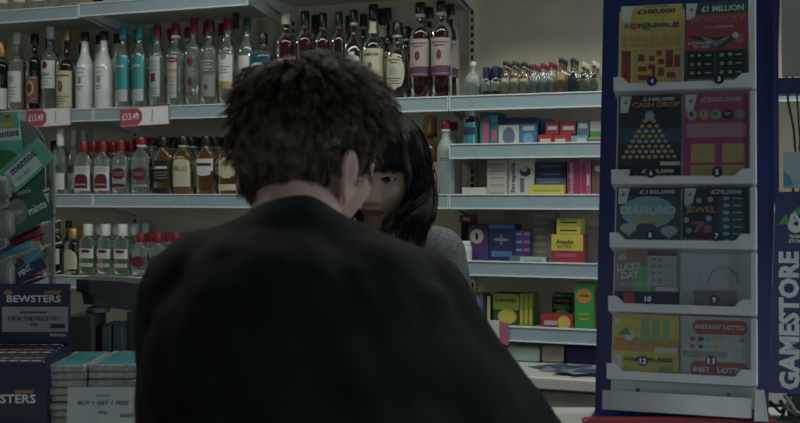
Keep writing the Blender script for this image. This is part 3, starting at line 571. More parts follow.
# tickets on the lowest rail
for i, (xa, xb, ya, yb, mm, lb) in enumerate(((484, 499.5, 320, 345, 'white', 'white shelf ticket on the lowest medicine shelf'), (500, 508.5, 322, 344, 'pink', 'pink and white shelf ticket beside the white one'))):
    b = -.006; A = WF.at(xa, 330, b); B = WF.at(xb, 330, b); z0 = zat(490, yb, b); z1 = zat(490, ya, b)
    o = MB().box(A.x, B.x, b, b+.002, z0, z1, WF.M).build('shelf_ticket', P[mm]); tag(o, lb, 'shelf ticket')
# things on the worktop
def item(name, x0, x1, yt, b, d, m, label, cat, group=None, rot=0):
    A = WF.at(x0, HOR, b); B = WF.at(x1, HOR, b); h = zat((x0+x1)/2, yt, b)-zt
    o = MB().bbox(0, B.x-A.x, 0, d, 0, h, .006).build(name, m, None, WF.w(A.x, b, zt+.0005) @ Matrix.Rotation(radians(rot), 4, 'Z')); return tag(o, label, cat, group)
item('storage_tub', 506, 539, 347, .02, .16, mat('mint_plastic', (.34, .46, .40), .5), 'pale mint plastic tub under the medicine shelves', 'tub')
item('storage_tub', 541, 563, 346, .03, .16, mat('dusky_pink', (.34, .26, .24), .5), 'dusky pink tub between mint and navy boxes', 'tub')
item('storage_box', 565, 602, 347, .04, .16, navy, 'navy box at right on the back worktop', 'box')
for i in range(9):
    px = (545, 553, 561, 570, 579, 588, 566, 576, 590)[i]; bb = (-.05, -.09, -.04, -.10, -.05, -.09, -.14, -.15, -.14)[i]
    p = WF.at(px, 366, bb)
    o = MB().box(-.03, .03, -.04, .04, 0, .0012).build('leaflet', (mat('leaflet_blue', (.05, .09, .18), .4), mat('leaflet_grey', (.24, .27, .30), .4))[i % 2], None, WF.w(p.x, bb, zt+.0004+i*.0013) @ Matrix.Rotation(radians(-40+37*i), 4, 'Z'))
    tag(o, 'glossy dark blue or grey leaflet scattered on the back worktop', 'leaflet', 'scattered leaflets')

# ------------------------------------------------------------------ serving counter
CT = 1.07
cw = mat('counter_white', (.62, .63, .60), .35); cg = mat('counter_grey_panel', (.22, .23, .24), .5)
o = empty('serving_counter', T(0, 0, 0), 'long white-topped shop counter between the man and woman', 'counter')
MB().prism([(-1.7, 1.50), (1.5, 1.50), (1.5, 1.87), (-.38, 1.87), (-.38, 2.06), (-1.7, 2.06)], CT, CT-.035, Matrix(((1, 0, 0, 0), (0, 0, 1, 0), (0, 1, 0, 0), (0, 0, 0, 1)))).build('worktop', cw, o)
MB().box(-1.68, 1.48, 1.54, 1.565, .08, CT-.035).box(-1.68, -1.65, 1.54, 2.02, .08, CT-.035).box(1.45, 1.48, 1.54, 1.84, .08, CT-.035).build('front_panel', cg, o)
MB().box(-1.65, 1.45, 1.60, 1.84, .5, .52).build('inner_shelf', cg, o)
MB().box(-1.65, 1.45, 1.60, 1.62, 0, .08).build('kick_board', black, o)
# ------------------------------------------------------------------ scratchcard dispenser
DM = T(.3654, 1.80, 1.2491) @ Matrix.Rotation(radians(-17.6), 4, 'Z') @ Matrix.Rotation(radians(-12.3), 4, 'X')
DM = DM @ T(-.002, 0, Frame(DM).at(609, 379).z)
DF = Frame(DM)
dblue = mat('dispenser_blue', (.006, .018, .125), .35, coat=.2); dwhite = mat('dispenser_white', (.60, .64, .68), .35)
clr = glass('dispenser_clear', (.95, .97, .97), .0, (.5, .55, .55), .03, 1.06)
base = T(DM.translation.x, DM.translation.y, CT) @ Matrix.Rotation(radians(-17.6), 4, 'Z')
D = empty('scratchcard_dispenser', base, 'tall blue and white scratchcard dispenser stand on the counter', 'dispenser')
BI = base.inverted(); R = BI @ DM        # tilted frame inside the stand
def DL(px, py, y=0): return DF.at(px, py, y)
lo = DL(609, 379); TW = .2281
_ = 0                            # tray width
ztr = [DL(617.3, 94.3).z, DL(617, 186.3).z, DL(614.8, 249).z, DL(612.4, 312).z, 0.0]   # lower edge of each tray lip
ztop = ztr[0]+.170
# back board, reaching down to the counter
zl = -.055
bl = DL(595, 405, .05).x; tl = DL(603, 5, .05).x; br = DL(768, 405, .05).x; trx = DL(782, 5, .05).x
MB().prism([(bl, zl), (br, zl), (trx, ztop+.12), (tl, ztop+.12)], .05, .062, R).build('back_board', dblue, D)
MB().prism([(lo.x, zl+.02), (TW+.008, zl+.02), (TW+.008, ztop), (lo.x, ztop)], .034, .050, R).build('tray_housing', dwhite, D)
# white side rail in five lengths
for i in range(5):
    za = ztr[i]; zb = (ztr[i-1] if i else ztop)-.004
    s = MB().bbox(TW-.004, TW+.008, -.012, .030, za, zb, .002, R).build('side_rail', dwhite, D)
    # tray lip with upturned corners
    h = .0135; n = .012
    lip = [(-.004, za), (TW, za), (TW+.001, za+h+n), (TW-.016, za+h+n), (TW-.028, za+h), (.022, za+h), (.010, za+h+n), (-.005, za+h+n)]
    t = MB().prism(lip, -.020, -.014, R).build('tray', dwhite, D)
    MB().box(-.004, TW, -.014, .028, za, za+.005, R).build('tray_floor', dwhite, t)
    MB().bbox(.002, TW-.006, -.0125, -.0115, za+.006, zb-.006, .0003, R).build('clear_cover', clr, D)
# clear plastic foot holder and side brackets
pl = mat('foot_clear_plastic', (.42, .48, .50), .2, spec=.8)
MB().prism([(-.012, zl+.004), (TW-.002, zl+.004), (TW-.002, zl+.036), (-.012, zl+.036)], -.006, -.001, R).build('ticket_holder', pl, D)
MB().prism([(TW+.002, zl), (TW+.024, zl), (TW+.018, zl+.05), (TW+.004, zl+.05)], -.01, .02, R).build('clear_bracket', pl, D)
MB().box(-.03, TW+.03, -.03, .10, 0, .006).build('foot_plate', dblue, D)
st = MB(); 
for xx in (.04, TW-.04): st.add([(xx, .02, .006), (xx, .095, .006), (xx, .10, .32), (xx+.006, .02, .006), (xx+.006, .095, .006), (xx+.006, .10, .32)], [(0,1,2),(5,4,3),(0,3,4,1),(1,4,5,2),(2,5,3,0)])
st.build('back_strut', dblue, D)
# number badges
K = {k: mat('card_'+k, c, .35, var=.12, scale=60) for k, c in dict(yellow=(.62, .50, .05), orange=(.55, .26, .05), rust=(.26, .03, .02), dgreen=(.02, .07, .05), green=(.05, .30, .10), red=(.42, .04, .05), pred=(.40, .14, .13),
    white=(.60, .62, .60), navy=(.015, .02, .09), teal=(.02, .09, .13), sky=(.25, .45, .55), magenta=(.42, .04, .20), pink=(.50, .22, .32), gold=(.55, .38, .10), dark=(.02, .03, .04), grey=(.25, .26, .25), silver=(.42, .46, .46), lgreen=(.22, .45, .20), purple=(.10, .05, .16), cream=(.6, .58, .45), black=(.01, .01, .01)).items()}
badge = mat('badge_navy', (.010, .012, .075), .3)
GAP = .0015; CW = (TW-.011)/2; CX = [.003, .005+CW+GAP]
nums = [(4, 3), (6, 5), (8, 7), (10, 9), (12, 11)]
for i in range(5):
    for j in range(2):
        px = ((652, 719), (651, 717), (650, 716.5), (648, 714), (643, 711))[i][j]; py = ((81, 79), (173, 172), (235, 236), (299, 300), (361, 361))[i][j]
        c = DL(px, py, -.0235)
        b = MB().prism(circ(c.x, c.z, .0088, 24), -.024, -.0225, R).build('number_badge', badge, D)
        text(str(nums[i][j]), .0052 if nums[i][j] < 10 else .0105, .009, wht, b, R @ T(c.x, -.0243, c.z), 'number', .025)
# cards
def card(i, j, zfrac0, zfrac1, face, label, shapes=(), texts=(), name='scratchcard', yoff=0.0, side=None):
    za = ztr[i]+.007; zb = (ztr[i-1] if i else ztop)-.002
    z0 = za+(zb-za)*zfrac0; z1 = za+(zb-za)*zfrac1; h = z1-z0; w_ = CW
    y = .004+yoff
    o = MB().box(0, w_, 0, .0008, 0, h).build(name, K[face], None, DM @ T(CX[j], y, z0)); tag(o, label, 'scratchcard', 'scratchcards in the dispenser')
    by = {}
    for q in shapes: by.setdefault(q[0], []).append(q[1:])
    k = 0
    for mm, qs in by.items():
        k += 1; m = MB(); yy = -.0002*k
        for q in qs:
            if q[0] == 'r': m.box(q[1]*w_, q[2]*w_, yy, 0, q[3]*h, q[4]*h)
            elif q[0] == 'c': m.prism(circ(q[1]*w_, q[2]*h, q[3]*w_, 16, q[4]*w_ if len(q) > 4 else None), yy, 0)
            elif q[0] == 'p': m.prism([(a*w_, b*h) for a, b in q[1]], yy, 0)
        m.build('printed_pattern', K[mm], o)
    for t in texts:
        s, u, v, tw, th, mm = t[:6]; M = T(u*w_, -.0002*(k+1)-.0004, v*h)
        if len(t) > 6: M = M @ Matrix.Rotation(radians(-t[6]), 4, 'Y')
        text(s, tw*w_, th*h, K[mm], o, M, 'lettering', t[7] if len(t) > 7 else .035)
    return o
def flag(h=1.0, t=1.0): return [('white', 'p', [(.03, t-.20*h), (.15, t-.20*h), (.21, t-.01), (.03, t-.01)]), ('green', 'p', [(.07, t-.10*h), (.14, t-.10*h), (.12, t-.05*h)])]
sh = [('gold', 'r', 0, 1, .50, .66), ('gold', 'r', .22, 1, 0, .48), ('rust', 'r', .03, .18, .03, .47)]
rng = random.Random(3)
blk = [(.30, .40, .34, .42), (.48, .56, .34, .40), (.60, .68, .40, .46), (.74, .86, .26, .46), (.62, .72, .30, .36), (.30, .44, .22, .28), (.52, .58, .16, .28), (.62, .72, .16, .26), (.30, .50, .12, .18), (.76, .90, .14, .20), (.68, .80, .03, .09), (.86, .97, .03, .10), (.30, .42, .03, .09), (.88, .97, .26, .40), (.46, .56, .24, .30)]
sh += [('rust', 'r', a, b, c, d) for a, b, c, d in blk]
sh += [('orange', 'r', .06+.105*q, .125+.105*q, v, v+.035) for q in range(9) for v in (.52, .58)]
sh += [('cream', 'r', .05, .15, .72, .79), ('pink', 'r', .16, .26, .72, .79), ('green', 'r', .36, .47, .71, .80), ('sky', 'r', .50, .60, .72, .79), ('silver', 'r', .63, .72, .71, .79), ('cream', 'r', .75, .84, .73, .80), ('pred', 'r', .87, .95, .72, .79)]
card(0, 0, .0, 1, 'yellow', 'yellow and rust crossword scratchcard above badge 4', sh+flag(), [('£300,000', .58, .915, .62, .065, 'navy'), ('SCRABBLE', .5, .755, .88, .05, 'rust'), ('TOP PRIZE', .57, .975, .4, .02, 'navy')]+[])
sh = [('red', 'r', 0, 1, .44, .86), ('dgreen', 'p', [(.05, .62), (.55, .44), (.9, .62), (.55, .58)]), ('grey', 'p', [(.25, .60), (.50, .47), (.75, .60), (.5, .56)]), ('dark', 'p', [(.33, .60), (.50, .54), (.70, .60), (.5, .58)]), ('pred', 'c', .86, .56, .08), ('white', 'c', .80, .60, .05)]
sh += [('black', 'r', x, x+.40, v, v+.085) for x in (.06, .52) for v in (.14, .24, .34)]
sh += [('lgreen', 'c', x+.07+.13*q, v+.04, .035) for x in (.52,) for v in (.14, .24, .34) for q in range(2)]+[('silver', 'c', x+.07+.11*q, v+.04, .026) for x in (.06,) for v in (.14, .24, .34) for q in range(2)]
sh += [('silver', 'r', x, x+.10, v+.03, v+.045) for x in (.33, .80) for v in (.14, .24, .34)]
sh += [('grey', 'r', .05, .95, .055, .11)]
card(0, 1, .0, 1, 'dgreen', 'dark green and red scratchcard above badge 3', sh+flag(), [('£1 MILLION', .60, .915, .66, .07, 'white'), ('MONOPOLY', .53, .79, .84, .085, 'pred'), ('CLASSIC', .55, .70, .45, .025, 'silver'), ('4 CHANCES', .24, .52, .36, .035, 'white'), ('TO WIN', .27, .475, .26, .03, 'white')])
sh = [('sky', 'c', .5, .76, .075, .085), ('black', 'r', 0, 1, .0, .19), ('teal', 'r', 0, 1, .45, .62)]
for r_ in range(8):
    v = .70-.058*r_; hw = .07+.047*r_
    for q in range(2+r_):
        x = .5-hw+2*hw*q/(1+r_)
        sh.append(('gold' if (q in (0, 1+r_) or r_ % 2 == 1 or r_ == 7) else 'silver', 'c', x, v, .036, .03))
sh += [('white', 'r', .68, .99, .195, .235)]
card(1, 0, .0, 1, 'dark', 'black scratchcard with golden ball pyramid above badge 6', sh+flag()+flag(t=.16), [('£100,000', .64, .945, .50, .05, 'white'), ('CASH DROP', .60, .885, .76, .06, 'orange'), ('£100,000', .64, .125, .50, .05, 'white'), ('CASH DROP', .62, .06, .72, .05, 'orange')])
sh = [(c_, 'c', .13+.185*q, .76, .085, .085) for q, c_ in enumerate(('silver', 'orange', 'lgreen', 'navy', 'grey'))]+[('cream', 'c', .13+.185*q, .765, .04, .04) for q in range(5)]
sh += [('pink', 'r', .05, .96, .50, .66)]+[('silver', 'c', .11+.087*q, .61, .028) for q in range(10)]+[('silver', 'c', .11+.087*q, .54, .028) for q in range(10)]
sh += [('gold', 'r', .12, .49, .22, .43), ('gold', 'r', .60, .94, .22, .43), ('gold', 'r', .12, .49, .02, .19), ('gold', 'r', .60, .94, .02, .19)]
sh += [('red', 'r', x-.008, x+.008, a, b) for x in (.20, .27, .35, .42, .68, .76, .84) for a, b in ((.22, .43), (.02, .19))] if False else []
card(1, 1, .0, 1, 'magenta', 'pink bingo scratchcard with gold grids above badge 5', sh+flag(), [('£300,000', .58, .92, .62, .065, 'silver'), ('B', .13, .765, .06, .05, 'black'), ('I', .315, .765, .02, .05, 'black'), ('N', .50, .765, .06, .05, 'black'), ('G', .685, .765, .06, .05, 'black'), ('O', .87, .765, .06, .05, 'black')])
sh = [('sky', 'c', .5, .58, .42, .26), ('navy', 'r', 0, 1, .86, 1), ('silver', 'c', .20, .30, .13, .08), ('silver', 'c', .83, .26, .13, .08), ('teal', 'c', .48, .30, .16, .10), ('sky', 'p', [(.08, .30), (.20, .16), (.33, .30)]), ('sky', 'p', [(.70, .26), (.83, .12), (.95, .26)])]
card(2, 0, .0, 1, 'teal', 'blue diamond scratchcard above badge 8', sh+flag(1.4), [('£100,000', .64, .92, .56, .08, 'white'), ('DIAMOND', .5, .61, .86, .15, 'white'), ('Riches', .52, .44, .5, .13, 'gold')])
sh = [('teal', 'r', .54, .95, .04, .84)]+[('sky', 'c', .66, .10+.12*q, .05, .03) for q in range(7)]+[('silver', 'r', .76, .90, .09+.12*q, .11+.12*q) for q in range(7)]+[('purple', 'p', [(.12, .42), (.42, .42), (.34, .20), (.22, .20), (.3, .36), (.12, .36)])]
sh += [('sky', 'c', x, v, .045) for x, v in ((.25, .78), (.42, .80), (.08, .70), (.06, .45), (.40, .48), (.10, .27))]
card(2, 1, .0, 1, 'dark', 'black jewel scratchcard above badge 7', sh+flag(1.4), [('£70,000', .66, .92, .46, .085, 'white'), ('JEWEL', .28, .61, .46, .13, 'orange'), ('7s', .30, .32, .30, .20, 'pred'), ('DOUBLE', .24, .10, .40, .08, 'orange')])
sh = [('lgreen', 'p', [(.30, .2), (.55, .2), (.62, .7), (.25, .8)]), ('pred', 'r', .20, .48, .88, 1), ('silver', 'r', .50, .95, .40, .92), ('purple', 'r', .50, .95, .92, 1)]+[('grey', 'c', .60+.10*q, .50+.12*s_, .035, .022) for q in range(2) for s_ in range(4)]+[('sky', 'r', .79, .93, .48+.12*s_, .53+.12*s_) for s_ in range(4)]
sh += [('silver', 'c', .11, .88, .07, .05), ('navy', 'r', .0, 1, 0, .30), ('red', 'r', .14, .32, .02, .29), ('silver', 'c', .10, .18, .06, .05), ('white', 'r', .64, .97, .32, .385), ('grey', 'c', .62, .14, .08, .06)]+[('sky', 'r', .78, .95, .04+.10*s_, .08+.10*s_) for s_ in range(3)]
card(3, 0, .0, 1, 'grey', 'pale lucky day scratchcard above badge 10', sh, [('LUCKY', .22, .72, .38, .13, 'white', 8, .04), ('DAY', .24, .58, .28, .13, 'white', 6, .04), ('£7,000', .27, .42, .32, .08, 'silver')])
sh = [('grey', 'r', .0, 1, 0, .46), ('dark', 'p', [(.35, .66), (.40, .80), (.50, .84), (.58, .80), (.60, .66)])]
sv = [DL(680+4, 268, .02), 0]
# slot 9 is empty: only the coiled clear spring loop and white housing show
e = MB().tube([R @ Vector((CX[1]+CW*.62+CW*.22*cos(a), .012, ztr[3]+.055+.028*sin(a))) for a in [pi*q/12 for q in range(13)]]+[], .0012)
e.build('feed_loop', mat('feed_metal', (.5, .55, .55), .25, .6), D)
MB().box(CX[1]+.02, CX[1]+CW-.02, .010, .024, ztr[3]+.006, ztr[3]+.042, R).build('feed_block', mat('feed_block_grey', (.25, .25, .23), .5), D)
sh = [('orange', 'r', 0, 1, .40, .62), ('lgreen', 'r', .42, .54, .55, .92), ('lgreen', 'r', .60, .70, .55, .92), ('lgreen', 'r', .76, .86, .55, .92), ('white', 'r', .64, .97, .40, .475), ('gold', 'r', 0, 1, .93, 1), ('lgreen', 'c', .24, .10, .08, .06), ('lgreen', 'r', .70, .92, .05, .18)]
sh += [('green', 'p', [(.07, .66), (.27, .66), (.20, .80)]), ('white', 'c', .24, .66, .075, .085), ('white', 'r', .02, .10, .84, .96), ('white', 'r', .0, .14, .10, .34)]
card(4, 0, .0, 1, 'yellow', 'yellow-green scratchcard with crossed-fingers logo above badge 12', sh, [('£100,000', .62, .27, .58, .085, 'black'), ('TOP PRIZE', .25, .27, .16, .04, 'black')])
sh = [('red', 'p', [(.17, .80), (.22, .72), (.92, .72), (.97, .80), (.97, .88), (.92, .95), (.22, .95), (.17, .88)]), ('red', 'p', [(.14, .12), (.2, .03), (.92, .03), (.98, .1), (.98, .22), (.92, .29), (.2, .29), (.14, .22)]), ('grey', 'r', .02, .68, .35, .45)]
sh += [(c_, 'c', .17+.12*q, .64, .045, .035) for q, c_ in enumerate(('red', 'navy', 'lgreen', 'gold', 'silver', 'sky', 'pred'))]+[(c_, 'c', .17+.12*q, .52, .035, .03) for q, c_ in enumerate(('magenta', 'teal', 'silver', 'gold', 'sky', 'silver', 'sky'))]
card(4, 1, .0, 1, 'silver', 'white and red lotto scratchcard above badge 11', sh, [('INSTANT LOTTO', .57, .835, .72, .075, 'white'), ('INST   LOTTO', .56, .16, .76, .085, 'white')])
# red strip under the dispenser
a = pw(582, 417.5, 1.72); b = pw(775, 419, 1.72)
o = MB().bbox(0, b.x-a.x, 0, .025, 0, .014, .003).build('red_edge_strip', mat('strip_red', (.32, .02, .03), .4), None, T(a.x, 1.70, CT+.0005)); tag(o, 'red edging strip on the counter in front of the dispenser', 'edging strip')

# branded side panel to the right
sp0 = pw(769, 393, 1.76)
SM_ = T(*sp0) @ Matrix.Rotation(radians(-17.6), 4, 'Z') @ Matrix.Rotation(radians(-7), 4, 'X'); SF = Frame(SM_)
S0 = empty('branded_stand', SM_, 'blue upright stand with white vertical wording at right edge', 'stand')
pv = lambda px, py, y=0: SF.at(px, py, y)
A = pv(769, 393); B = pv(845, 396); Cc = pv(845, 190); Dd = pv(776, 192)
MB().prism([(A.x, A.z), (B.x, B.z), (Cc.x, Cc.z), (Dd.x, Dd.z)], 0, .03).build('panel', dblue, S0)
q0 = pv(777, 78, .02); q1 = pv(845, 92, .02); x782 = pv(783, 40, .02).x
MB().prism([(q0.x, q1.z), (q1.x, q1.z), (q1.x, q0.z), (q0.x, q0.z)], .02, .04).build('cross_bar', dblue, S0)
MB().box(Dd.x-.004, Dd.x+.006, .02, .04, Cc.z-.02, q0.z+.20).box(B.x-.02, B.x-.01, .02, .04, Cc.z-.02, q0.z+.20).build('upright', dblue, S0)
c0 = pv(782, 76, .01)
MB().prism([(c0.x, c0.z), (B.x, c0.z), (B.x, c0.z+.19), (c0.x, c0.z+.19)], .012, .018).build('poster_pocket', mat('pocket_grey', (.33, .33, .29), .25, spec=.7), S0)
g0 = pv(783, 152, .018); g1 = pv(845, 188, .018)
pp = MB().prism([(g0.x, g1.z), (g1.x, g1.z), (g1.x, g0.z), (g0.x, g0.z)], .018, .022).build('leaflet_pocket', mat('pocket_white', (.42, .48, .50), .3), S0)
MB().prism([(g0.x+.001, g1.z+.004), (g0.x+.016, g1.z+.004), (g0.x+.012, g1.z+.02), (g0.x+.001, g1.z+.03)], .016, .018).build('printed_pattern', mat('print_sky', (.05, .28, .50), .4), pp)
pt = pv(790, 320, -.001); ht = abs(pv(790, 252).z-pv(790, 390).z)
text('GAMESTORE', ht, .033, wht, S0, T(pv(789, 320).x, -.002, pt.z) @ Matrix.Rotation(radians(-90), 4, 'Y'), 'wording', .045)
# logo: crossed-fingers hand between two green triangles
lg = pv(793, 222)
mb = MB().prism([(lg.x-.024, lg.z-.004), (lg.x-.004, lg.z-.004), (lg.x-.011, lg.z+.014)], -.0012, 0).prism([(lg.x-.003, lg.z+.016), (lg.x+.013, lg.z+.010), (lg.x+.010, lg.z+.026)], -.0012, 0)
mb.build('logo_triangles', K['green'], S0)
mb = MB().prism(circ(lg.x+.004, lg.z-.006, .0125, 20), -.0016, 0).tube([(lg.x-.004, -.001, lg.z), (lg.x-.001, -.001, lg.z+.013)], .003).tube([(lg.x+.010, -.001, lg.z), (lg.x+.001, -.001, lg.z+.015)], .003)
mb.build('logo_hand', wht, S0)
MB().prism(circ(lg.x+.005, lg.z-.003, .004, 14), -.0022, 0).build('logo_eye', dblue, S0)
text('GAME', .024, .0062, wht, S0, T(lg.x+.006, -.0015, lg.z-.0245), 'wording', .03)
text('STORE', .026, .0062, wht, S0, T(lg.x+.006, -.0015, lg.z-.0325), 'wording', .03)
sb = MB().box(B.x-.03, B.x, .03, .05, -.30, .02)
hbot = SM_.inverted() @ Vector((SM_.translation.x, SM_.translation.y, CT))
MB().box(.03, .06, .03, .045, -(A.z-hbot.z)-.0 if False else hbot.z+.003, A.z+.05).build('leg', black, S0)
MB().box(.0, .09, .0, .08, hbot.z+.001, hbot.z+.006).build('foot', black, S0)
# cables
def cable(name, pts, r, lab, m=black):
    o = MB().tube(pts, r).build(name, m); return tag(o, lab, 'cable')
cable('cable', [pw(786, 70, 1.86), pw(788, 100, 1.86), pw(794, 130, 1.86), pw(796, 160, 1.87), pw(793, 192, 1.88), pw(788, 240, 1.88), pw(786, 300, 1.87), (1.25*.55, 1.85, CT+.004)], .0022, 'black cable hanging behind the branded stand, nearer its edge')
cable('cable', [pw(789, 60, 1.88), pw(797, 95, 1.88), pw(800, 140, 1.88), pw(799, 175, 1.88), pw(804, 240, 1.89), pw(803, 330, 1.89), (.72, 1.88, CT+.004)], .0018, 'thin black cable hanging behind the branded stand, further right')
for i, (pa, pb, pc) in enumerate((((779, 400), (784, 408), (781, 416)), ((786, 396), (792, 404), (797, 412)), ((795, 398), (790, 410), (800, 417)), ((776, 405), (787, 416), (798, 406)))):
    pts = [pw(*pa, 1.74), pw(*pb, 1.74), pw(*pc, 1.74)]; pts = [Vector((p.x, 1.735+.012*i, max(p.z, CT+.005))) for p in pts]
    cable('loose_cable', pts+[Vector((pts[-1].x+.03, pts[-1].y+.02, CT+.004))], .0032, 'short %s cable bundled under the branded stand' % ('black curled', 'grey straight', 'grey crossing', 'black crossing')[i], (black, mat('cable_grey', (.32, .34, .30), .5))[i in (1, 2)])

# ------------------------------------------------------------------ snack box with header card
bnavy = mat('snack_navy', (.012, .013, .055), .4); bor = mat('snack_orange', (.36, .15, .06), .5); bgrey = mat('snack_grey', (.34, .37, .38), .5)
YB = 1.70
p0 = pw(-36, 410, YB); p1 = pw(46.5, 410, YB); zt_ = pw(0, 363, YB).z
B0 = empty('snack_display_box', T(p0.x, YB, CT+.0005), 'navy cardboard snack display box with tall header card', 'snack box')
W_ = p1.x-p0.x; H_ = zt_-CT
MB().box(0, W_, 0, .0025, 0, H_).box(0, .0025, .0025, .13, 0, H_+.03).box(W_-.0025, W_, .0025, .13, 0, H_+.01).box(.0025, W_-.0025, .0025, .13, 0, .003).build('tray', bnavy, B0)
# header card at the back
YH = YB+.13; h0 = pw(-34, 364, YH); h1 = pw(70, 364, YH); hz1 = pw(0, 284, YH).z
MB().box(h0.x-p0.x, h1.x-p0.x, .13, .133, 0, hz1-CT).build('header_card', bnavy, B0)
def hx(px, py): q = pw(px, py, YH); return q.x-p0.x, q.z-CT
a = hx(2.5, 332); b = hx(68, 307)
MB().box(a[0], b[0], .1285, .13, a[1], b[1]).build('offer_panel', bgrey, B0)
def ht_(s, x0, x1, y0, y1, m, nm='lettering', sh=0.0, y=.1292):
    a = hx(x0, y1); b = hx(x1, y0); text(s, b[0]-a[0], b[1]-a[1], m, B0, T((a[0]+b[0])/2, y, (a[1]+b[1])/2), nm, .02, sh)
ht_('BEWSTERS', 7, 61, 295.5, 302.5, wht)
def swash(p, q, y, yy):
    w = q[0]-p[0]; h = q[1]-p[1]; MB().prism([(p[0], p[1]+h*.2), (p[0]+w*.75, p[1]+h*.1), (p[0]+w*.8, p[1]-h*.3), (p[0]+w*.9, p[1]+h*.4), (q[0], q[1]+h*.2), (p[0]+w*.8, q[1]-h*.1), (p[0], q[1]-h*.15)], y, yy).build('script_mark', bor, B0)
swash(hx(44, 295), hx(62, 290.5), .1285, .13)
a = hx(8.5, 293); MB().prism(circ(a[0], a[1], .008, 18, .005), .1285, .13).build('orange_mark', bor, B0)
ht_('3 FOR THE PRICE OF 1', 8, 61, 316.5, 321, bnavy, y=.1275); ht_('60p', 31, 39, 323, 327, bnavy, y=.1275)
a = hx(20, 313.3); b = hx(47, 311.8); MB().box(a[0], b[0], .128, .1285, a[1], b[1]).build('small_print', ink, B0)
a = hx(51, 328.5); b = hx(65, 324); MB().box(a[0], b[0], .1275, .1285, a[1], b[1]).build('grey_flash', ink, B0)
a = hx(50, 336.5); b = hx(66, 334); MB().box(a[0], b[0], .1285, .13, a[1], b[1]).build('small_print', bgrey, B0)
def fx(px, py): q = pw(px, py, YB); return q.x-p0.x, q.z-CT
def ft(s, x0, x1, y0, y1, m, nm='lettering', sh=0.0):
    a = fx(x0, y1); b = fx(x1, y0); text(s, b[0]-a[0], b[1]-a[1], m, B0, T((a[0]+b[0])/2, -.0012, (a[1]+b[1])/2), nm, .02, sh)
ft('BEWSTERS', -28, 36, 394.5, 403.5, wht); swash(fx(15, 394.5), fx(35, 389.5), -.0010, 0)
# snack packs standing in the tray
for i in range(7):
    yy = .012+i*.0155; hgt = H_+.002+i*.0022
    o = MB().bbox(0, W_-.012, 0, .013, 0, hgt-.006, .002).build('snack_pack', bnavy, None, T(p0.x+.005, YB+yy, CT+.0045))
    tag(o, 'navy snack pack with white and orange print, %s row in the box' % ('front', 'second', 'third', 'fourth', 'fifth', 'sixth', 'rear')[i], 'snack pack', 'snack packs in the display box')
    m = MB(); 
    for q in range(6): m.box(.004+q*(W_-.02)/6, .004+(q+.75)*(W_-.02)/6, .002, .011, hgt-.0062, hgt-.0055)
    m.build('printed_top', (bgrey, bor, ink)[i % 3], o)
    text('BEWSTERS', (W_-.03), .006, wht, o, T((W_-.012)/2, -.0008, hgt-.0115), 'lettering', .02)
# ------------------------------------------------------------------ stacks of wrapped packs
wrap = mat('pack_silver_wrap', (.30, .31, .29), .25, var=.35, scale=90, bump=.6, spec=.9); tealp = mat('pack_teal_top', (.045, .20, .22), .35, var=.3)
for c_, (xa, xb) in enumerate(((46, 85), (86.5, 135))):
    Ys = 1.72; A = pw(xa, 400, Ys); B = pw(xb, 400, Ys); z = CT+.0008; n = 8; top = pw(0, 364.5, Ys).z; t = (top-z)/n
    for k in range(n):
        jx = rng.uniform(-.0025, .0025); jy = rng.uniform(-.004, .006)
        o = empty('wrapped_pack', T(A.x+jx, Ys+jy, z) , 'silver-wrapped flat pack, %s from bottom of the %s stack' % (('first', 'second', 'third', 'fourth', 'fifth', 'sixth', 'seventh', 'topmost, eighth')[k], ('left', 'right')[c_]), 'pack', 'wrapped packs on the counter')
        MB().bbox(0, B.x-A.x, 0, .15, 0, t-.0006, .0022).build('wrapper', wrap, o)
        MB().box(.012, B.x-A.x-.003, .003, .147, t-.0007, t-.0004).build('teal_cover', tealp, o)
        z += t
# offer card leaning on the stacks
Yc = 1.655; a = pw(66, 423, Yc); b = pw(136, 388, Yc)
O = empty('offer_card', T(a.x, Yc, CT+.0006) @ Matrix.Rotation(radians(-8), 4, 'X'), 'white two-for-one offer card leaning on the wrapped packs', 'offer card')
hc = b.z-CT; wc = b.x-a.x
MB().box(0, wc, 0, .0015, 0, hc).build('card', mat('offer_white', (.50, .54, .56), .5), O)
MB().box(0, wc, -.0006, 0, 0, hc*.20).build('blue_band', mat('offer_blue', (.05, .12, .28), .5), O)
text('BUY 1 GET 1 FREE', wc*.74, .0062, ink, O, T(wc*.52, -.0008, hc*.66), 'lettering', .015, .2); text('85p', wc*.14, .0058, ink, O, T(wc*.52, -.0008, hc*.46), 'lettering', .02, .2)
MB().box(wc*.66, wc*.94, -.001, -.0006, hc*.08, hc*.12).build('small_print', wht, O)
MB().box(wc*.76, wc*.96, -.0006, 0, hc*.36, hc*.44).build('grey_flash', mat('flash_grey', (.2, .22, .25), .5), O)
MB().box(wc*.4, wc*.6, -.0006, 0, hc*.80, hc*.83).build('small_print', mat('flash_grey', (.2, .22, .25), .5), O)
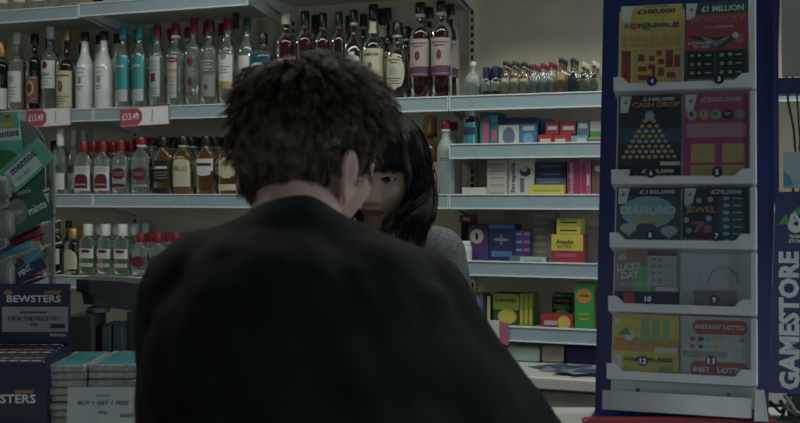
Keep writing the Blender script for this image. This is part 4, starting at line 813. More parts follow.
# two teal books, boxes and the till behind
for i, (xa, xb) in enumerate(((104.5, 114), (115.5, 126))):
    A = pw(xa, 354, 1.95); B = pw(xb, 354, 1.95)
    o = MB().bbox(0, B.x-A.x, 0, .08, 0, pw(0, 324, 1.95).z-CT, .002).build('teal_box', mat('slate_teal', (.05, .09, .10), .5), None, T(A.x, 1.93, CT+.0005) @ Matrix.Rotation(radians(-3), 4, 'Y') if False else T(A.x, 1.93, CT+.0005))
    tag(o, ('left upright slate-teal box behind the wrapped packs', 'right upright slate-teal box behind the wrapped packs')[i], 'box')
A = pw(72, 350, 1.97); B = pw(101, 350, 1.97)
bc = MB().bbox(0, B.x-A.x, -.05, .04, 0, pw(0, 312, 1.97).z-CT, .004).build('brown_carton', mat('card_brown', (.07, .08, .065), .8), None, T(A.x, 1.97, CT+.0005)); tag(bc, 'dull brown carton behind the wrapped packs and header card', 'carton')
# till seen from behind: sloping black head on a post
a = pw(84, 279, 1.98); 
TM = T(0, 0, 0); U0 = empty('till', T(pw(118, 300, 1.98).x, 1.98, CT+.0005), 'black till with sloping head behind the wrapped packs', 'till')
ox = pw(118, 300, 1.98).x
def tp(px, py, Y=1.98): q = pw(px, py, Y); return (q.x-ox, q.z-CT)
tm = mat('till_black', (.022, .028, .028), .45); tm2 = mat('till_grey', (.05, .06, .055), .5)
MB().prism([tp(86, 289), tp(168, 305), tp(168, 284), tp(128, 279), tp(86, 277)], -.06, .03).build('head', tm, U0)
MB().prism([tp(90, 302), tp(160, 312), tp(160, 305), tp(88, 290)], -.04, .02).build('lower_case', tm2, U0)
for px in (92, 110, 126):
    q = tp(px, 283.5); MB().prism(circ(q[0], q[1], .0022, 10), -.0615, -.06).build('rivet', ink, U0)
q = tp(140, 312); MB().box(q[0]-.02, q[0]+.02, -.02, .02, .005, q[1]).build('post', tm, U0)
MB().box(q[0]-.08, q[0]+.08, -.07, .03, 0, .006).build('foot', tm, U0)
# roll of white tape
MB_ = MB(); 
q = pw(78, 309, 2.0)
o = MB().rings([[Vector((.022*cos(2*pi*j/20), .022*sin(2*pi*j/20), zz)) for j in range(20)] for zz in (0, .010)]).build('tape_roll', mat('roll_grey', (.25, .27, .26), .6), None, T(A.x+.05, 1.965, pw(0, 312, 1.97).z+.001)); tag(o, 'pale tape roll lying on the dull brown carton', 'tape roll')

# ------------------------------------------------------------------ sweets rack at left edge
YR = 1.90
ro = pw(20, 200, YR); RK = T(ro.x, YR, CT+.0005)
RKo = empty('sweets_rack', RK, 'grey metal sweets rack with sloping trays at left edge', 'rack')
def rp(px, py, y=0): q = pw(px, py, YR+y); return Vector((q.x-ro.x, y, q.z-CT))
rg = mat('rack_grey', (.22, .23, .21), .4, .2); rg2 = mat('rack_end_grey', (.17, .19, .18), .5)
a = rp(45, 150); b = rp(50, 150)
MB().box(a.x, b.x, .02, .03, 0, rp(0, 151).z).box(a.x-.12, a.x-.11, .10, .11, 0, rp(0, 108).z).build('post', rg, RKo)
MB().box(-.16, b.x+.01, .0, .14, 0, .006).build('foot', rg, RKo)
MB().tube([rp(44, 248), rp(26, 264), rp(16, 271)], .0012).build('wire', mat('wire_grey', (.35, .38, .36), .3, .5), RKo)
MB().tube([rp(45, 162), rp(46, 195)], .001).build('wire', mat('wire_grey', (.35, .38, .36), .3, .5), RKo)
def band(name, c0, c1, half, y0, y1, m, par=RKo, inset=0):
    """slanting side card between two pixel points with half width in px"""
    p, q = rp(*c0, y0), rp(*c1, y0); d = (q-p); d.y = 0; d.normalize(); n = Vector((-d.z, 0, d.x)); hw = half*YR/FPX
    return MB().prism([(p.x-n.x*hw, p.z-n.z*hw), (q.x-n.x*hw, q.z-n.z*hw), (q.x+n.x*hw, q.z+n.z*hw), (p.x+n.x*hw, p.z+n.z*hw)], y0, y1).build(name, m, par)
def btext(s, c, ang, wd, ht, m, y, par=RKo, shear=0.1, nm='lettering', bold=.02):
    p = rp(*c, y); k = YR/FPX
    return text(s, wd*k, ht*k, m, par, T(p.x, y, p.z) @ Matrix.Rotation(radians(-ang), 4, 'Y'), nm, bold, shear)
mg = mat('mint_green', (.10, .52, .34), .4, var=.15, scale=60); mgp = mat('mint_pale', (.62, .78, .72), .4); mdk = mat('mint_dark_green', (.01, .12, .07), .4); mbl = mat('mint_blue', (.012, .03, .14), .4)
msky = mat('mint_sky', (.06, .32, .45), .4); mnv = mat('mint_navy_ink', (.02, .02, .12), .4); myl = mat('mint_yellow', (.55, .45, .05), .4); mred = mat('sweet_red', (.12, .012, .02), .4)
# header disc and header card
p = rp(14, 152, .030); MB().prism(circ(p.x, p.z, 33*YR/FPX, 40), .030, .034).build('header_disc', rg2, RKo)
a = rp(-40, 176, .022); b = rp(17.5, 112, .022)
hc_ = MB().prism([(a.x, a.z), (b.x+.01, a.z), (b.x+.008, a.z+.06), (b.x, b.z), (a.x, b.z)], .022, .026).build('header_card', mg, RKo)
p = rp(2, 163, .02); MB().prism(circ(p.x, p.z, 19*YR/FPX, 28, 13*YR/FPX), .019, .022).build('mint_picture', mat('mint_leaf', (.01, .22, .06), .4, var=.4, scale=50), hc_)
p = rp(2, 136, .02); MB().prism([(p.x-.07, p.z-.012), (p.x+.034, p.z-.008), (p.x+.032, p.z+.014), (p.x-.07, p.z+.010)], .0195, .022).build('printed_panel', mgp, hc_)
btext('mentos', (4, 134.5), 8, 30, 6.5, mnv, .0185, hc_)
for (px, py, w2, h2) in ((7.5, 116.5, 10, 5.5), (5, 125, 18, 5)):
    p = rp(px, py, .019); k = YR/FPX; MB().box(p.x-w2*k/2, p.x+w2*k/2, .0195, .022, p.z-h2*k/2, p.z+h2*k/2).build('yellow_flash', myl, hc_)
btext('NEW', (7.5, 116.5), 10, 7, 3, mnv, .0185, hc_)
def tray(c0, c1, half, yoff, m, endr, nm):
    t = band('side_card', c0, c1, half, yoff-.002, yoff, m)
    return t
# tray 1 (white to mint green)
t1 = tray((6, 183), (46, 148), 13.5, 0, mg, 12, '')
band('printed_panel', (10, 181), (36, 158), 9.5, -.0045, -.002, mgp, t1)
btext('mentos', (22.5, 163), 42, 31, 7, mnv, -.006, t1); btext('DUAL MINT', (24, 174.5), 42, 18, 3.6, mg, -.006, t1, 0)
p = rp(1, 189, -.004); 
def cyl(px, py, r, y0, y1, par=RKo, nm='tray_end', m=None, w=26):
    p = rp(px, py, y0); k = YR/FPX
    MBx = MB().rings([[Vector((p.x+xx*k, y0+(y1-y0)*.5+(y1-y0)*.5*cos(2*pi*j/24), p.z+r*k*sin(2*pi*j/24))) for j in range(24)] for xx in (-w, -1.5, 0)]); return MBx.build(nm, m or rg2, par)
# rounded grey tray fronts
for (px, py, r) in ((10, 188, 12), (13, 224, 14), (13, 276, 14)):
    p = rp(px, py, -.012); k = YR/FPX
    e = MB().rings([[Vector((p.x+xx*k, -.012+q*r*k*.9*cos(2*pi*j/28), p.z+q*r*k*sin(2*pi*j/28))) for j in range(28)] for xx, q in ((-60, 1), (-4, 1), (-2.5, .96), (-1.5, .9))]).build('tray_end', rg2, RKo)
    e2 = MB().rings([[Vector((p.x+xx*k, -.012+q*r*k*.9*cos(2*pi*j/28), p.z+q*r*k*sin(2*pi*j/28))) for j in range(28)] for xx, q in ((-1.5, .84), (0, .80))]).build('end_cap', mat('rack_cap_grey', (.27, .30, .28), .35), e)
# dark green card behind, tray 2 and tray 3
td = band('side_card', (5, 192), (46, 172), 15, .012, .014, mdk); btext('mints', (24, 192), 12, 14, 4.5, mgp, .011, td)
t2 = band('side_card', (2, 227), (48, 203), 15, .000, .003, mdk)
p = rp(17, 212, -.002); MB().prism(circ(p.x, p.z, 10*YR/FPX, 26, 13*YR/FPX), -.002, 0).build('roundel', rg2, t2); btext('3\u00d7M', (17, 213), 20, 12, 6, mgp, -.0032, t2, 0) if False else btext('XTRA', (17, 213), 20, 13, 5, mgp, -.0032, t2, 0)
btext('mints', (37, 208), 28, 20, 7.5, wht, -.0012, t2)
t3 = band('side_card', (8, 280), (42, 259), 10, .000, .003, mbl); band('printed_panel', (24, 262), (42, 251), 4.5, -.001, 0, msky, t3)
btext('MINT.', (25, 271), 33, 15, 6, wht, -.0025, t3)
# sweets rolls lying in the trays
for i, (px, py, m_, lb) in enumerate(((33, 226, mred, 'red sweets roll in the second tray of the rack'), (36, 234, mred, 'dark red sweets roll just under the second tray'), (36, 278, mred, 'red sweets roll at the bottom tray of the rack'), (24, 247, msky, 'pale blue sweets roll above the bottom tray'), (8, 250, mbl, 'navy sweets roll above the bottom tray, left end'))):
    p = rp(px, py, .03)+Vector((ro.x, YR, CT))
    o = MB().tube([p+Vector((-.045, .0, -.018)), p+Vector((.012, .0, .006))], .008, 12).build('sweets_roll', m_); tag(o, lb, 'sweets roll', 'sweets rolls in the rack')
m = MB()
for (c0, c1) in (((0, 232), (47, 215)), ((0, 285), (47, 268)), ((0, 256), (47, 238)), ((0, 200), (47, 178))):
    for y in (.018, .048, .078):
        m.tube([rp(c0[0]-30, c0[1]+8, 0)+Vector((0, y, -.012)), rp(*c1, 0)+Vector((0, y, -.012))], .0015, 6)
m.build('tray_wires', mat('wire_grey', (.35, .38, .36), .3, .5), RKo)
# ------------------------------------------------------------------ people
def G2(x, z, cx, cz, sx, sz): return exp(-((x-cx)/sx)**2-((z-cz)/sz)**2)
def sm(t): t = max(0, min(1, t)); return t*t*(3-2*t)
def face_bump(x, z):
    d = 0
    if -.048 < z < .02:
        t = (0.008-z)/.048; a = .004+.015*sm(t); s = .0075+.0035*sm(t); d += a*exp(-(x/s)**2)*sm((z+.052)/.010)
    d += .007*G2(x, z, 0, -.040, .0095, .009)+.0075*(G2(x, z, -.0125, -.044, .0065, .007)+G2(x, z, .0125, -.044, .0065, .007))
    d -= .004*(G2(x, z, -.007, -.0515, .004, .003)+G2(x, z, .007, -.0515, .004, .003))
    for s in (-1, 1):
        d -= .0095*G2(x, z, s*.031, .001, .017, .012)
        d += .0045*G2(x, z, s*.030, .020, .022, .007)
        d += .004*G2(x, z, s*.043, -.030, .018, .018)
        d += .0035*G2(x, z, s*.031, .0075, .016, .0035)   # upper lid fold
        d += .0018*G2(x, z, s*.031, -.0085, .014, .003)
    d += .006*G2(x, z, 0, -.068, .026, .015)
    d += .0035*G2(x, z, 0, -.0625, .017, .0032)+.0015*G2(x, z, .006, -.0610, .006, .003)+.0015*G2(x, z, -.006, -.0610, .006, .003)
    d += .0045*G2(x, z, 0, -.0735, .014, .0042)-.0045*G2(x, z, 0, -.0680, .021, .0012)
    d -= .003*G2(x, z, 0, -.082, .016, .004); d += .0085*G2(x, z, 0, -.100, .017, .014)
    d -= .0012*G2(x, z, 0, -.056, .003, .006)
    return d
def eye_open(x, z, k=1.0):
    for s in (-1, 1):
        u = (x-s*.031)/.0145
        if abs(u) < 1:
            up = .0052*k*(1-u*u)**.8; lo = -.0046*k*(1-u*u)
            zz = z-.0005
            if lo < zz < up: return 1.0
    return 0.0
def lid_dist(x, z, k=1.0):
    for s in (-1, 1):
        u = (x-s*.031)/.0155
        if abs(u) < 1:
            up = .0052*k*(1-u*u)**.8; 
            if 0 < z-.0005-up+.0004 < .0017: return 1.0
    return 0.0
def head_grid(nu, nv, male=False, open_k=1.0):
    """a head, face towards -y, origin between the ears at eye height"""
    V = []; cols_ = []; 
    for i in range(nv):
        v = i/(nv-1); lat = -pi/2+pi*v
        for j in range(nu):
            s = 2*j/nu-1; lon = pi*math.copysign(abs(s)**1.7, s)
            cl = cos(lat); sx, cx = sin(lon), cos(lon)
            z = .113*sin(lat)+.002
            w_ = .0745*(1.04 if male else 1)
            x = w_*sx*cl**.85 if cl > 0 else 0
            y = -(.094 if cx > 0 else .104)*math.copysign(abs(cx)**(.85 if cx > 0 else 1), cx)*(cl**.80 if cl > 0 else 0)
            t = sm((-.015-z)/.10)
            x *= 1-(.30 if male else .36)*t
            if cx < 0: y *= 1-.36*sm((.0-z)/.10)
            else: y *= 1-.10*sm((-.05-z)/.06)
            if z > .045 and cx > 0: y *= 1-.10*sm((z-.045)/.06)
            col = 0
            if cx > 0 and cl > 0:
                wgt = sm((cx-.15)/.3)
                y -= face_bump(x, z)*wgt
                if eye_open(x, z, open_k) and cx > .3: y += .011; col = 3
                elif lid_dist(x, z, open_k) and cx > .3: col = 2
                lu = abs(x)/.0215
                if lu < 1:
                    if -.0680-.0085*(1-lu**2)**.7 < z < -.0680+.0072*(1-lu**2)**.8: col = 1
            V.append((x, y, z)); cols_.append(col)
    F = []
    for i in range(nv-1):
        for j in range(nu):
            F.append((i*nu+j, i*nu+(j+1) % nu, (i+1)*nu+(j+1) % nu, (i+1)*nu+j))
    return V, F, cols_
def ear_pts(side, M, r=.031):
    """one ear: radial grid with a raised rim and hollow"""
    V = []; F = []; na, nr = 28, 8
    prof = [(0, -.004), (.25, -.004), (.45, -.001), (.62, .003), (.78, .005), (.92, .0075), (1.0, .005), (1.0, -.001)]
    for k, (q, hgt) in enumerate(prof):
        for j in range(na):
            a = 2*pi*j/na; ex = .022*(1+.16*sin(a)); ez = r*(1.0 if sin(a) > 0 else 1.02)
            lobe = 1-.35*max(0, -sin(a))**3
            yy = q*ex*cos(a)*lobe; zz = q*ez*sin(a)
            out = .006+.006*(yy/.022)+hgt*(1 if not (sin(a) < -.8) else .6)+max(0, yy)*.30
            V.append(M @ Vector((side*out, yy, zz)))
    for k in range(nr-1):
        for j in range(na):
            q = (k*na+j, k*na+(j+1) % na, (k+1)*na+(j+1) % na, (k+1)*na+j)
            F.append(q if side > 0 else tuple(reversed(q)))
    return V, F
def capsule(mb, p0, r0, p1, r1, seg=16, sx=1.0):
    p0, p1 = Vector(p0), Vector(p1); d = (p1-p0); L_ = d.length; d.normalize()
    u = d.cross(Vector((0, 0, 1))); u = u if u.length > .05 else d.cross(Vector((0, 1, 0))); u.normalize(); v = d.cross(u)
    rg = []
    for i in range(6): a = -pi/2+pi/2*(i+.15)/6; rg.append((p0+d*r0*sin(a), r0*cos(a)))
    for i in range(7): a = pi/2*i/6*.985; rg.append((p1+d*r1*sin(a), r1*cos(a)))
    mb.rings([[c+u*r*cos(2*pi*j/seg)*sx+v*r*sin(2*pi*j/seg) for j in range(seg)] for c, r in rg])
def ellipsoid(mb, c, r, M=None, seg=24, n=14):
    rg = []
    for i in range(n+1):
        a = -pi/2+pi*(i+.02)/(n+.04); rg.append([Vector((r[0]*cos(a)*cos(2*pi*j/seg), r[1]*cos(a)*sin(2*pi*j/seg), r[2]*sin(a))) for j in range(seg)])
    M = M or Matrix.Identity(4)
    mb.rings([[Vector(c)+(M @ p) for p in q] for q in rg])
def remesh(mb, vox, smooth=2, name='b', dec=None):
    me = mb.mesh(name, white); me.materials.clear(); o = bpy.data.objects.new(name, me); COL.objects.link(o)
    bm = bmesh.new(); bm.from_mesh(me); bmesh.ops.recalc_face_normals(bm, faces=bm.faces); bm.to_mesh(me); bm.free()
    md = o.modifiers.new('r', 'REMESH'); md.mode = 'VOXEL'; md.voxel_size = vox
    s = o.modifiers.new('s', 'SMOOTH'); s.factor = .5; s.iterations = smooth
    bpy.context.view_layer.update()
    r = bpy.data.meshes.new_from_object(o.evaluated_get(bpy.context.evaluated_depsgraph_get()))
    bpy.data.objects.remove(o); vs = [v.co.copy() for v in r.vertices]; ns = [v.normal.copy() for v in r.vertices]; fs = [tuple(p.vertices) for p in r.polygons]
    bpy.data.meshes.remove(r); return vs, ns, fs
def hand(mb, wrist, d, up, side, curl=.35, k=1.0):
    """palm and five unequal bent fingers; d = towards fingertips, up = back of hand normal, side = +1 thumb on d x up side"""
    w0 = Vector(wrist); d = Vector(d).normalized(); up = Vector(up); up = (up-d*up.dot(d)).normalized(); s = d.cross(up).normalized()*side
    for q in (-1.1, -.35, .35, 1.1):
        capsule(mb, w0+d*.008*k+s*q*.014*k, .0135*k, w0+d*.085*k+s*q*.021*k, .0105*k, 12)
    L3 = ((.040, .024, .020), (.045, .029, .022), (.042, .027, .021), (.033, .020, .018))
    for i, q in enumerate((1.15, .40, -.38, -1.12)):
        p = w0+d*.088*k+s*q*.0225*k; dd = (d+s*q*.07).normalized(); r = (.0088, .009, .0086, .0076)[i]*k
        for j, l in enumerate(L3[i]):
            a = curl*(j+.4+.12*i); di = (dd*cos(a)-up*sin(a)).normalized(); p2 = p+di*l*k
            capsule(mb, p, r*(1-.07*j), p2, r*(.93-.07*j), 12); p = p2
    t0 = w0+d*.020*k+s*.020*k-up*.004; t1 = t0+(d*.6+s*.75-up*.2).normalized()*.040*k; t2 = t1+(d*.9+s*.35-up*.15).normalized()*.032*k; t3 = t2+(d+s*.05-up*.3).normalized()*.024*k
    capsule(mb, t0, .0125*k, t1, .0115*k, 12); capsule(mb, t1, .0105*k, t2, .0095*k, 12); capsule(mb, t2, .0092*k, t3, .0082*k, 12)
def skin_mat(name, base, lip, lid):
    m = bpy.data.materials.new(name); m.use_nodes = True; nt = m.node_tree; b = nt.nodes['Principled BSDF']
    b.inputs['Roughness'].default_value = .5; b.inputs['Subsurface Weight'].default_value = .12; b.inputs['Subsurface Radius'].default_value = (.012, .004, .002); b.inputs['Subsurface Scale'].default_value = .5
    at = nt.nodes.new('ShaderNodeAttribute'); at.attribute_name = 'zone'
    cr = nt.nodes.new('ShaderNodeValToRGB'); cr.color_ramp.interpolation = 'LINEAR'
    e = cr.color_ramp.elements; e[0].position = 0; e[0].color = (*base, 1); e[1].position = .33; e[1].color = (*lip, 1)
    x = e.new(.66); x.color = (*lid, 1); x = e.new(1.0); x.color = (.02, .01, .008, 1)
    tc = nt.nodes.new('ShaderNodeTexCoord'); ns = nt.nodes.new('ShaderNodeTexNoise'); ns.inputs['Scale'].default_value = 45; ns.inputs['Detail'].default_value = 5
    mx = nt.nodes.new('ShaderNodeMix'); mx.data_type = 'RGBA'; mx.blend_type = 'MULTIPLY'; mx.inputs[0].default_value = .25
    nt.links.new(tc.outputs['Object'], ns.inputs['Vector']); nt.links.new(at.outputs['Fac'], cr.inputs['Fac'])
    nt.links.new(cr.outputs['Color'], mx.inputs[6]); nt.links.new(ns.outputs['Fac'], mx.inputs[7]); nt.links.new(mx.outputs[2], b.inputs['Base Color'])
    return m
def body_object(name, parts, m, parent):
    V = []; F = []; Zn = []
    for vs, fs, zn in parts:
        n = len(V); V += [tuple(v) for v in vs]; F += [tuple(i+n for i in f) for f in fs]; Zn += zn if zn else [0]*len(vs)
    me = bpy.data.meshes.new(name); me.from_pydata(V, [], F); me.materials.append(m)
    me.polygons.foreach_set('use_smooth', [True]*len(F))
    a = me.attributes.new('zone', 'FLOAT', 'POINT'); a.data.foreach_set('value', [z/3.0 for z in Zn]); me.update()
    o = bpy.data.objects.new(name, me); COL.objects.link(o); o.parent = parent; return o
def cloth(name, vs, ns, fs, m, parent, amp, freq, seed, sub=None, dirf=None):
    out = []
    for v, n in zip(vs, ns):
        q = v*freq+Vector((seed, 0, 0)); q2 = Vector((q.x, q.y, q.z*.45)) if not dirf else dirf(q)
        a = noise.noise(q2)+.5*noise.noise(q2*2.3)+.25*noise.noise(q2*5)
        rd = 1-abs(noise.noise(q2*.9+Vector((7, 3, 1))))*2
        out.append(v+n*amp*(a*.7+rd*.6))
    me = bpy.data.meshes.new(name); me.from_pydata([tuple(v) for v in out], [], fs); me.materials.append(m)
    me.polygons.foreach_set('use_smooth', [True]*len(fs)); me.update()
    o = bpy.data.objects.new(name, me); COL.objects.link(o); o.parent = parent; return o
def hair_mat(name, c0, c1, rough=.45):
    m = bpy.data.materials.new(name); m.use_nodes = True; nt = m.node_tree; b = nt.nodes['Principled BSDF']; b.inputs['Roughness'].default_value = rough
    b.inputs['Specular IOR Level'].default_value = .35
    tc = nt.nodes.new('ShaderNodeTexCoord'); ns = nt.nodes.new('ShaderNodeTexNoise'); ns.inputs['Scale'].default_value = 70
    cr = nt.nodes.new('ShaderNodeValToRGB'); cr.color_ramp.elements[0].position = .35; cr.color_ramp.elements[1].position = .65
    cr.color_ramp.elements[0].color = (*c0, 1); cr.color_ramp.elements[1].color = (*c1, 1)
    nt.links.new(tc.outputs['Object'], ns.inputs['Vector']); nt.links.new(ns.outputs['Fac'], cr.inputs['Fac']); nt.links.new(cr.outputs['Color'], b.inputs['Base Color'])
    return m
def strand(mb, pts, r):
    n = len(pts); rg = []
    for i, p in enumerate(pts):
        d = (pts[min(i+1, n-1)]-pts[max(i-1, 0)]).normalized(); u = d.cross(Vector((.3, .5, .81))).normalized(); v = u.cross(d)
        t = i/(n-1); rr = r*(1-.75*t**2.5)
        rg.append([p+u*rr*cos(a)+v*rr*sin(a) for a in (0, 2.094, 4.189)])
    mb.rings(rg, cap=False)

# ---- the man, seen from behind, leaning on the counter
mskin = skin_mat('skin_man', (.74, .48, .40), (.45, .20, .17), (.1, .05, .04))
jk = mat('jacket_black_green', (.0055, .0095, .0095), .75, var=.3, scale=22, bump=.35, spec=.2)
HM = T(-.114, 1.34, 1.495) @ Matrix.Rotation(radians(180-40), 4, 'Z') @ Matrix.Rotation(radians(14), 4, 'X') @ Matrix.Scale(.935, 4)
man = empty('person', T(-.10, 1.08, 0), 'person in black hooded jacket with short brown hair, seen from behind, leaning on the counter', 'person')
MI_ = man.matrix_world.inverted()
def lift(vs, M): return [M @ Vector(v) for v in vs]
V, F, Zc = head_grid(120, 90, True)
parts = [(lift(V, MI_ @ HM), F, Zc)]
for s in (-1, 1):
    v, f = ear_pts(s, HM @ T(s*.0735, .008, -.028) @ Matrix.Rotation(radians(-16), 4, 'X') @ Matrix.Rotation(radians(s*8), 4, 'Y'), .036); parts.append((lift(v, MI_), f, None))
b = MB()
capsule(b, HM @ Vector((0, .022, -.045)), .053, (-.105, 1.20, 1.33), .062)
capsule(b, (-.105, 1.20, 1.33), .066, (-.105, 1.17, 1.20), .12)
ellipsoid(b, (-.10, 1.12, 1.05), (.15, .10, .22))
SH = {-1: (-.220, 1.20, 1.318), 1: (.012, 1.20, 1.300)}; EL = {-1: (-.252, 1.22, 1.075), 1: (.157, 1.26, 1.125)}; WR = {-1: (-.225, 1.53, 1.122), 1: (.06, 1.55, 1.122)}
for s in (-1, 1):
    capsule(b, SH[s], .05, EL[s], .040); capsule(b, EL[s], .038, WR[s], .026)
    hand(b, WR[s], (-.1*s, 1, -.12), (0, 0, 1), -s if False else s*-1, .22)
HP = {-1: (-.20, 1.04, .92), 1: (.0, 1.04, .92)}; KN = {-1: (-.22, 1.10, .49), 1: (.03, 1.06, .49)}; AN = {-1: (-.23, 1.02, .10), 1: (.05, .98, .10)}
ellipsoid(b, (-.10, 1.05, .93), (.17, .11, .12))
for s in (-1, 1):
    capsule(b, HP[s], .085, KN[s], .055); capsule(b, KN[s], .053, AN[s], .036); capsule(b, AN[s], .036, (AN[s][0]+.01*s, AN[s][1]+.14, .045), .032)
vs, ns, fs = remesh(b, .006, 3, 'man'); parts.append((lift(vs, MI_), fs, None))
body_object('body', parts, mskin, man)
EYB = [('sclera', mat('eye_white', (.30, .28, .27), .2, coat=.6), 0, 9), ('iris', mat('eye_iris', (.035, .02, .012), .15, coat=.6), 0, 9)]
def eyes(HMx, par, gaze):
    I = par.matrix_world.inverted() @ HMx
    for s in (-1, 1):
        c = Vector((s*.031, -.0745, .0005)); g = Vector(gaze).normalized()
        M = T(*c) @ g.to_track_quat('Z', 'Y').to_matrix().to_4x4(); r = .0122
        rg = lambda a0, a1, rr, n: [[Vector((rr*sin(a)*cos(2*pi*j/24), rr*sin(a)*sin(2*pi*j/24), rr*cos(a))) for j in range(24)] for a in [a0+(a1-a0)*i/n for i in range(n+1)]]
        e = MB().rings(rg(.02, pi-.02, r, 14)).build('eyeball', EYB[0][1], par, I @ M)
        MB().rings(rg(.01, .55, r*1.012, 5)).build('iris', EYB[1][1], e); MB().rings(rg(.01, .24, r*1.022, 3)).build('pupil', black, e)
# jacket
j = MB()
for s in (-1, 1):
    capsule(j, SH[s], .076, ((SH[s][0]+EL[s][0])/2, (SH[s][1]+EL[s][1])/2, (SH[s][2]+EL[s][2])/2), .066, 20)
    capsule(j, ((SH[s][0]+EL[s][0])/2, (SH[s][1]+EL[s][1])/2, (SH[s][2]+EL[s][2])/2), .066, EL[s], .060, 20)
    capsule(j, EL[s], .060, Vector(EL[s]).lerp(Vector(WR[s]), .92), .043, 20)
    capsule(j, (-.105, 1.20, 1.382), .064, (SH[s][0], SH[s][1], SH[s][2]+.012), .070, 20)
ellipsoid(j, (-.105, 1.155, 1.255), (.175, .125, .15)); ellipsoid(j, (-.085, 1.125, 1.08), (.185, .13, .22)); ellipsoid(j, (-.09, 1.08, .93), (.19, .135, .12))
capsule(j, (-.05, 1.16, 1.30), .10, (.06, 1.19, 1.18), .085, 20)
# hood bunched round the neck and down the back
R0 = Vector((-.112, 1.245, 1.378))
pr = None
for k in range(25):
    a = 2*pi*k/24; p = R0+Vector((.066*cos(a), .058*sin(a), .008*cos(a)+(.012 if sin(a) < 0 else -.015*sin(a))))
    if pr is not None: capsule(j, pr, .024, p, .024, 12)
    pr = p
ellipsoid(j, (-.12, 1.150, 1.345), (.115, .060, .062))
for (p, q, ra, rb) in (((.03, 1.12, 1.33), (-.04, 1.03, 1.16), .016, .012), ((-.19, 1.10, 1.33), (-.15, 1.02, 1.12), .016, .014), ((-.02, 1.07, 1.20), (.0, 1.01, 1.03), .016, .02)):
    capsule(j, p, ra, q, rb, 12)
vs, ns, fs = remesh(j, .0075, 6, 'jk')
vs2 = lift(vs, MI_)
jo = cloth('jacket', vs2, ns, fs, jk, man, .012, 8.0, 2.0, None, lambda q: Vector((q.x*1.25+q.z*.75, q.y*.9, (q.z-q.x*.6)*.40)))
# seams on the back
def trou(b2):
    ellipsoid(b2, (-.10, 1.055, .92), (.18, .12, .12))
    for s in (-1, 1): capsule(b2, HP[s], .098, KN[s], .073, 20); capsule(b2, KN[s], .073, (AN[s][0], AN[s][1], .09), .062, 20)
b2 = MB(); trou(b2); vs, ns, fs = remesh(b2, .010, 3, 'tr'); cloth('trousers', lift(vs, MI_), ns, fs, mat('trouser_navy', (.015, .018, .025), .9, var=.2), man, .005, 10, 5)
for s in (-1, 1):
    b3 = MB(); x, y = AN[s][0], AN[s][1]
    capsule(b3, (x, y-.02, .05), .047, (x+.01*s, y+.15, .042), .040, 16); capsule(b3, (x, y, .06), .045, (x, y, .10), .043, 16)
    q = MB(); vs, ns, fs = remesh(b3, .006, 3, 'sh'); vs = [Vector((v.x, v.y, max(v.z, .002))) for v in vs]; q.add(lift(vs, MI_), fs, True); q.build('shoe', mat('shoe_black', (.02, .02, .02), .5), man)
# hair
mh = hair_mat('hair_brown', (.026, .018, .012), (.13, .093, .064), .5)
def head_surf(lon, lat, g, z0=.002, back=.104, front=.094, wd=.0775):
    cl = cos(lat); zz = (.113+g)*sin(lat)
    y = -((front if cos(lon) > 0 else back)+g)*math.copysign(abs(cos(lon))**.85, cos(lon))*cl**.8
    if cos(lon) < 0: y = min(y*(1-.16*sm(-zz/.10)) + g*.3, y)
    return Vector(((wd+g)*sin(lon)*cl**.85*(1-.18*sm(-zz/.08)), y, zz+z0))
def man_hairline(lon):
    """lowest latitude of the hair for lon (0 = face, pi = nape)"""
    a = abs(lon)
    if a < .95: return .62
    if a < 1.30: return .62-(a-.95)/.35*.70
    if a < 1.5: return -.22
    if a < 1.76: return .02          # over the ear
    if a < 1.92: return .02-(a-1.76)/.16*.66
    return -.74
hm = MB(); rng2 = random.Random(11)
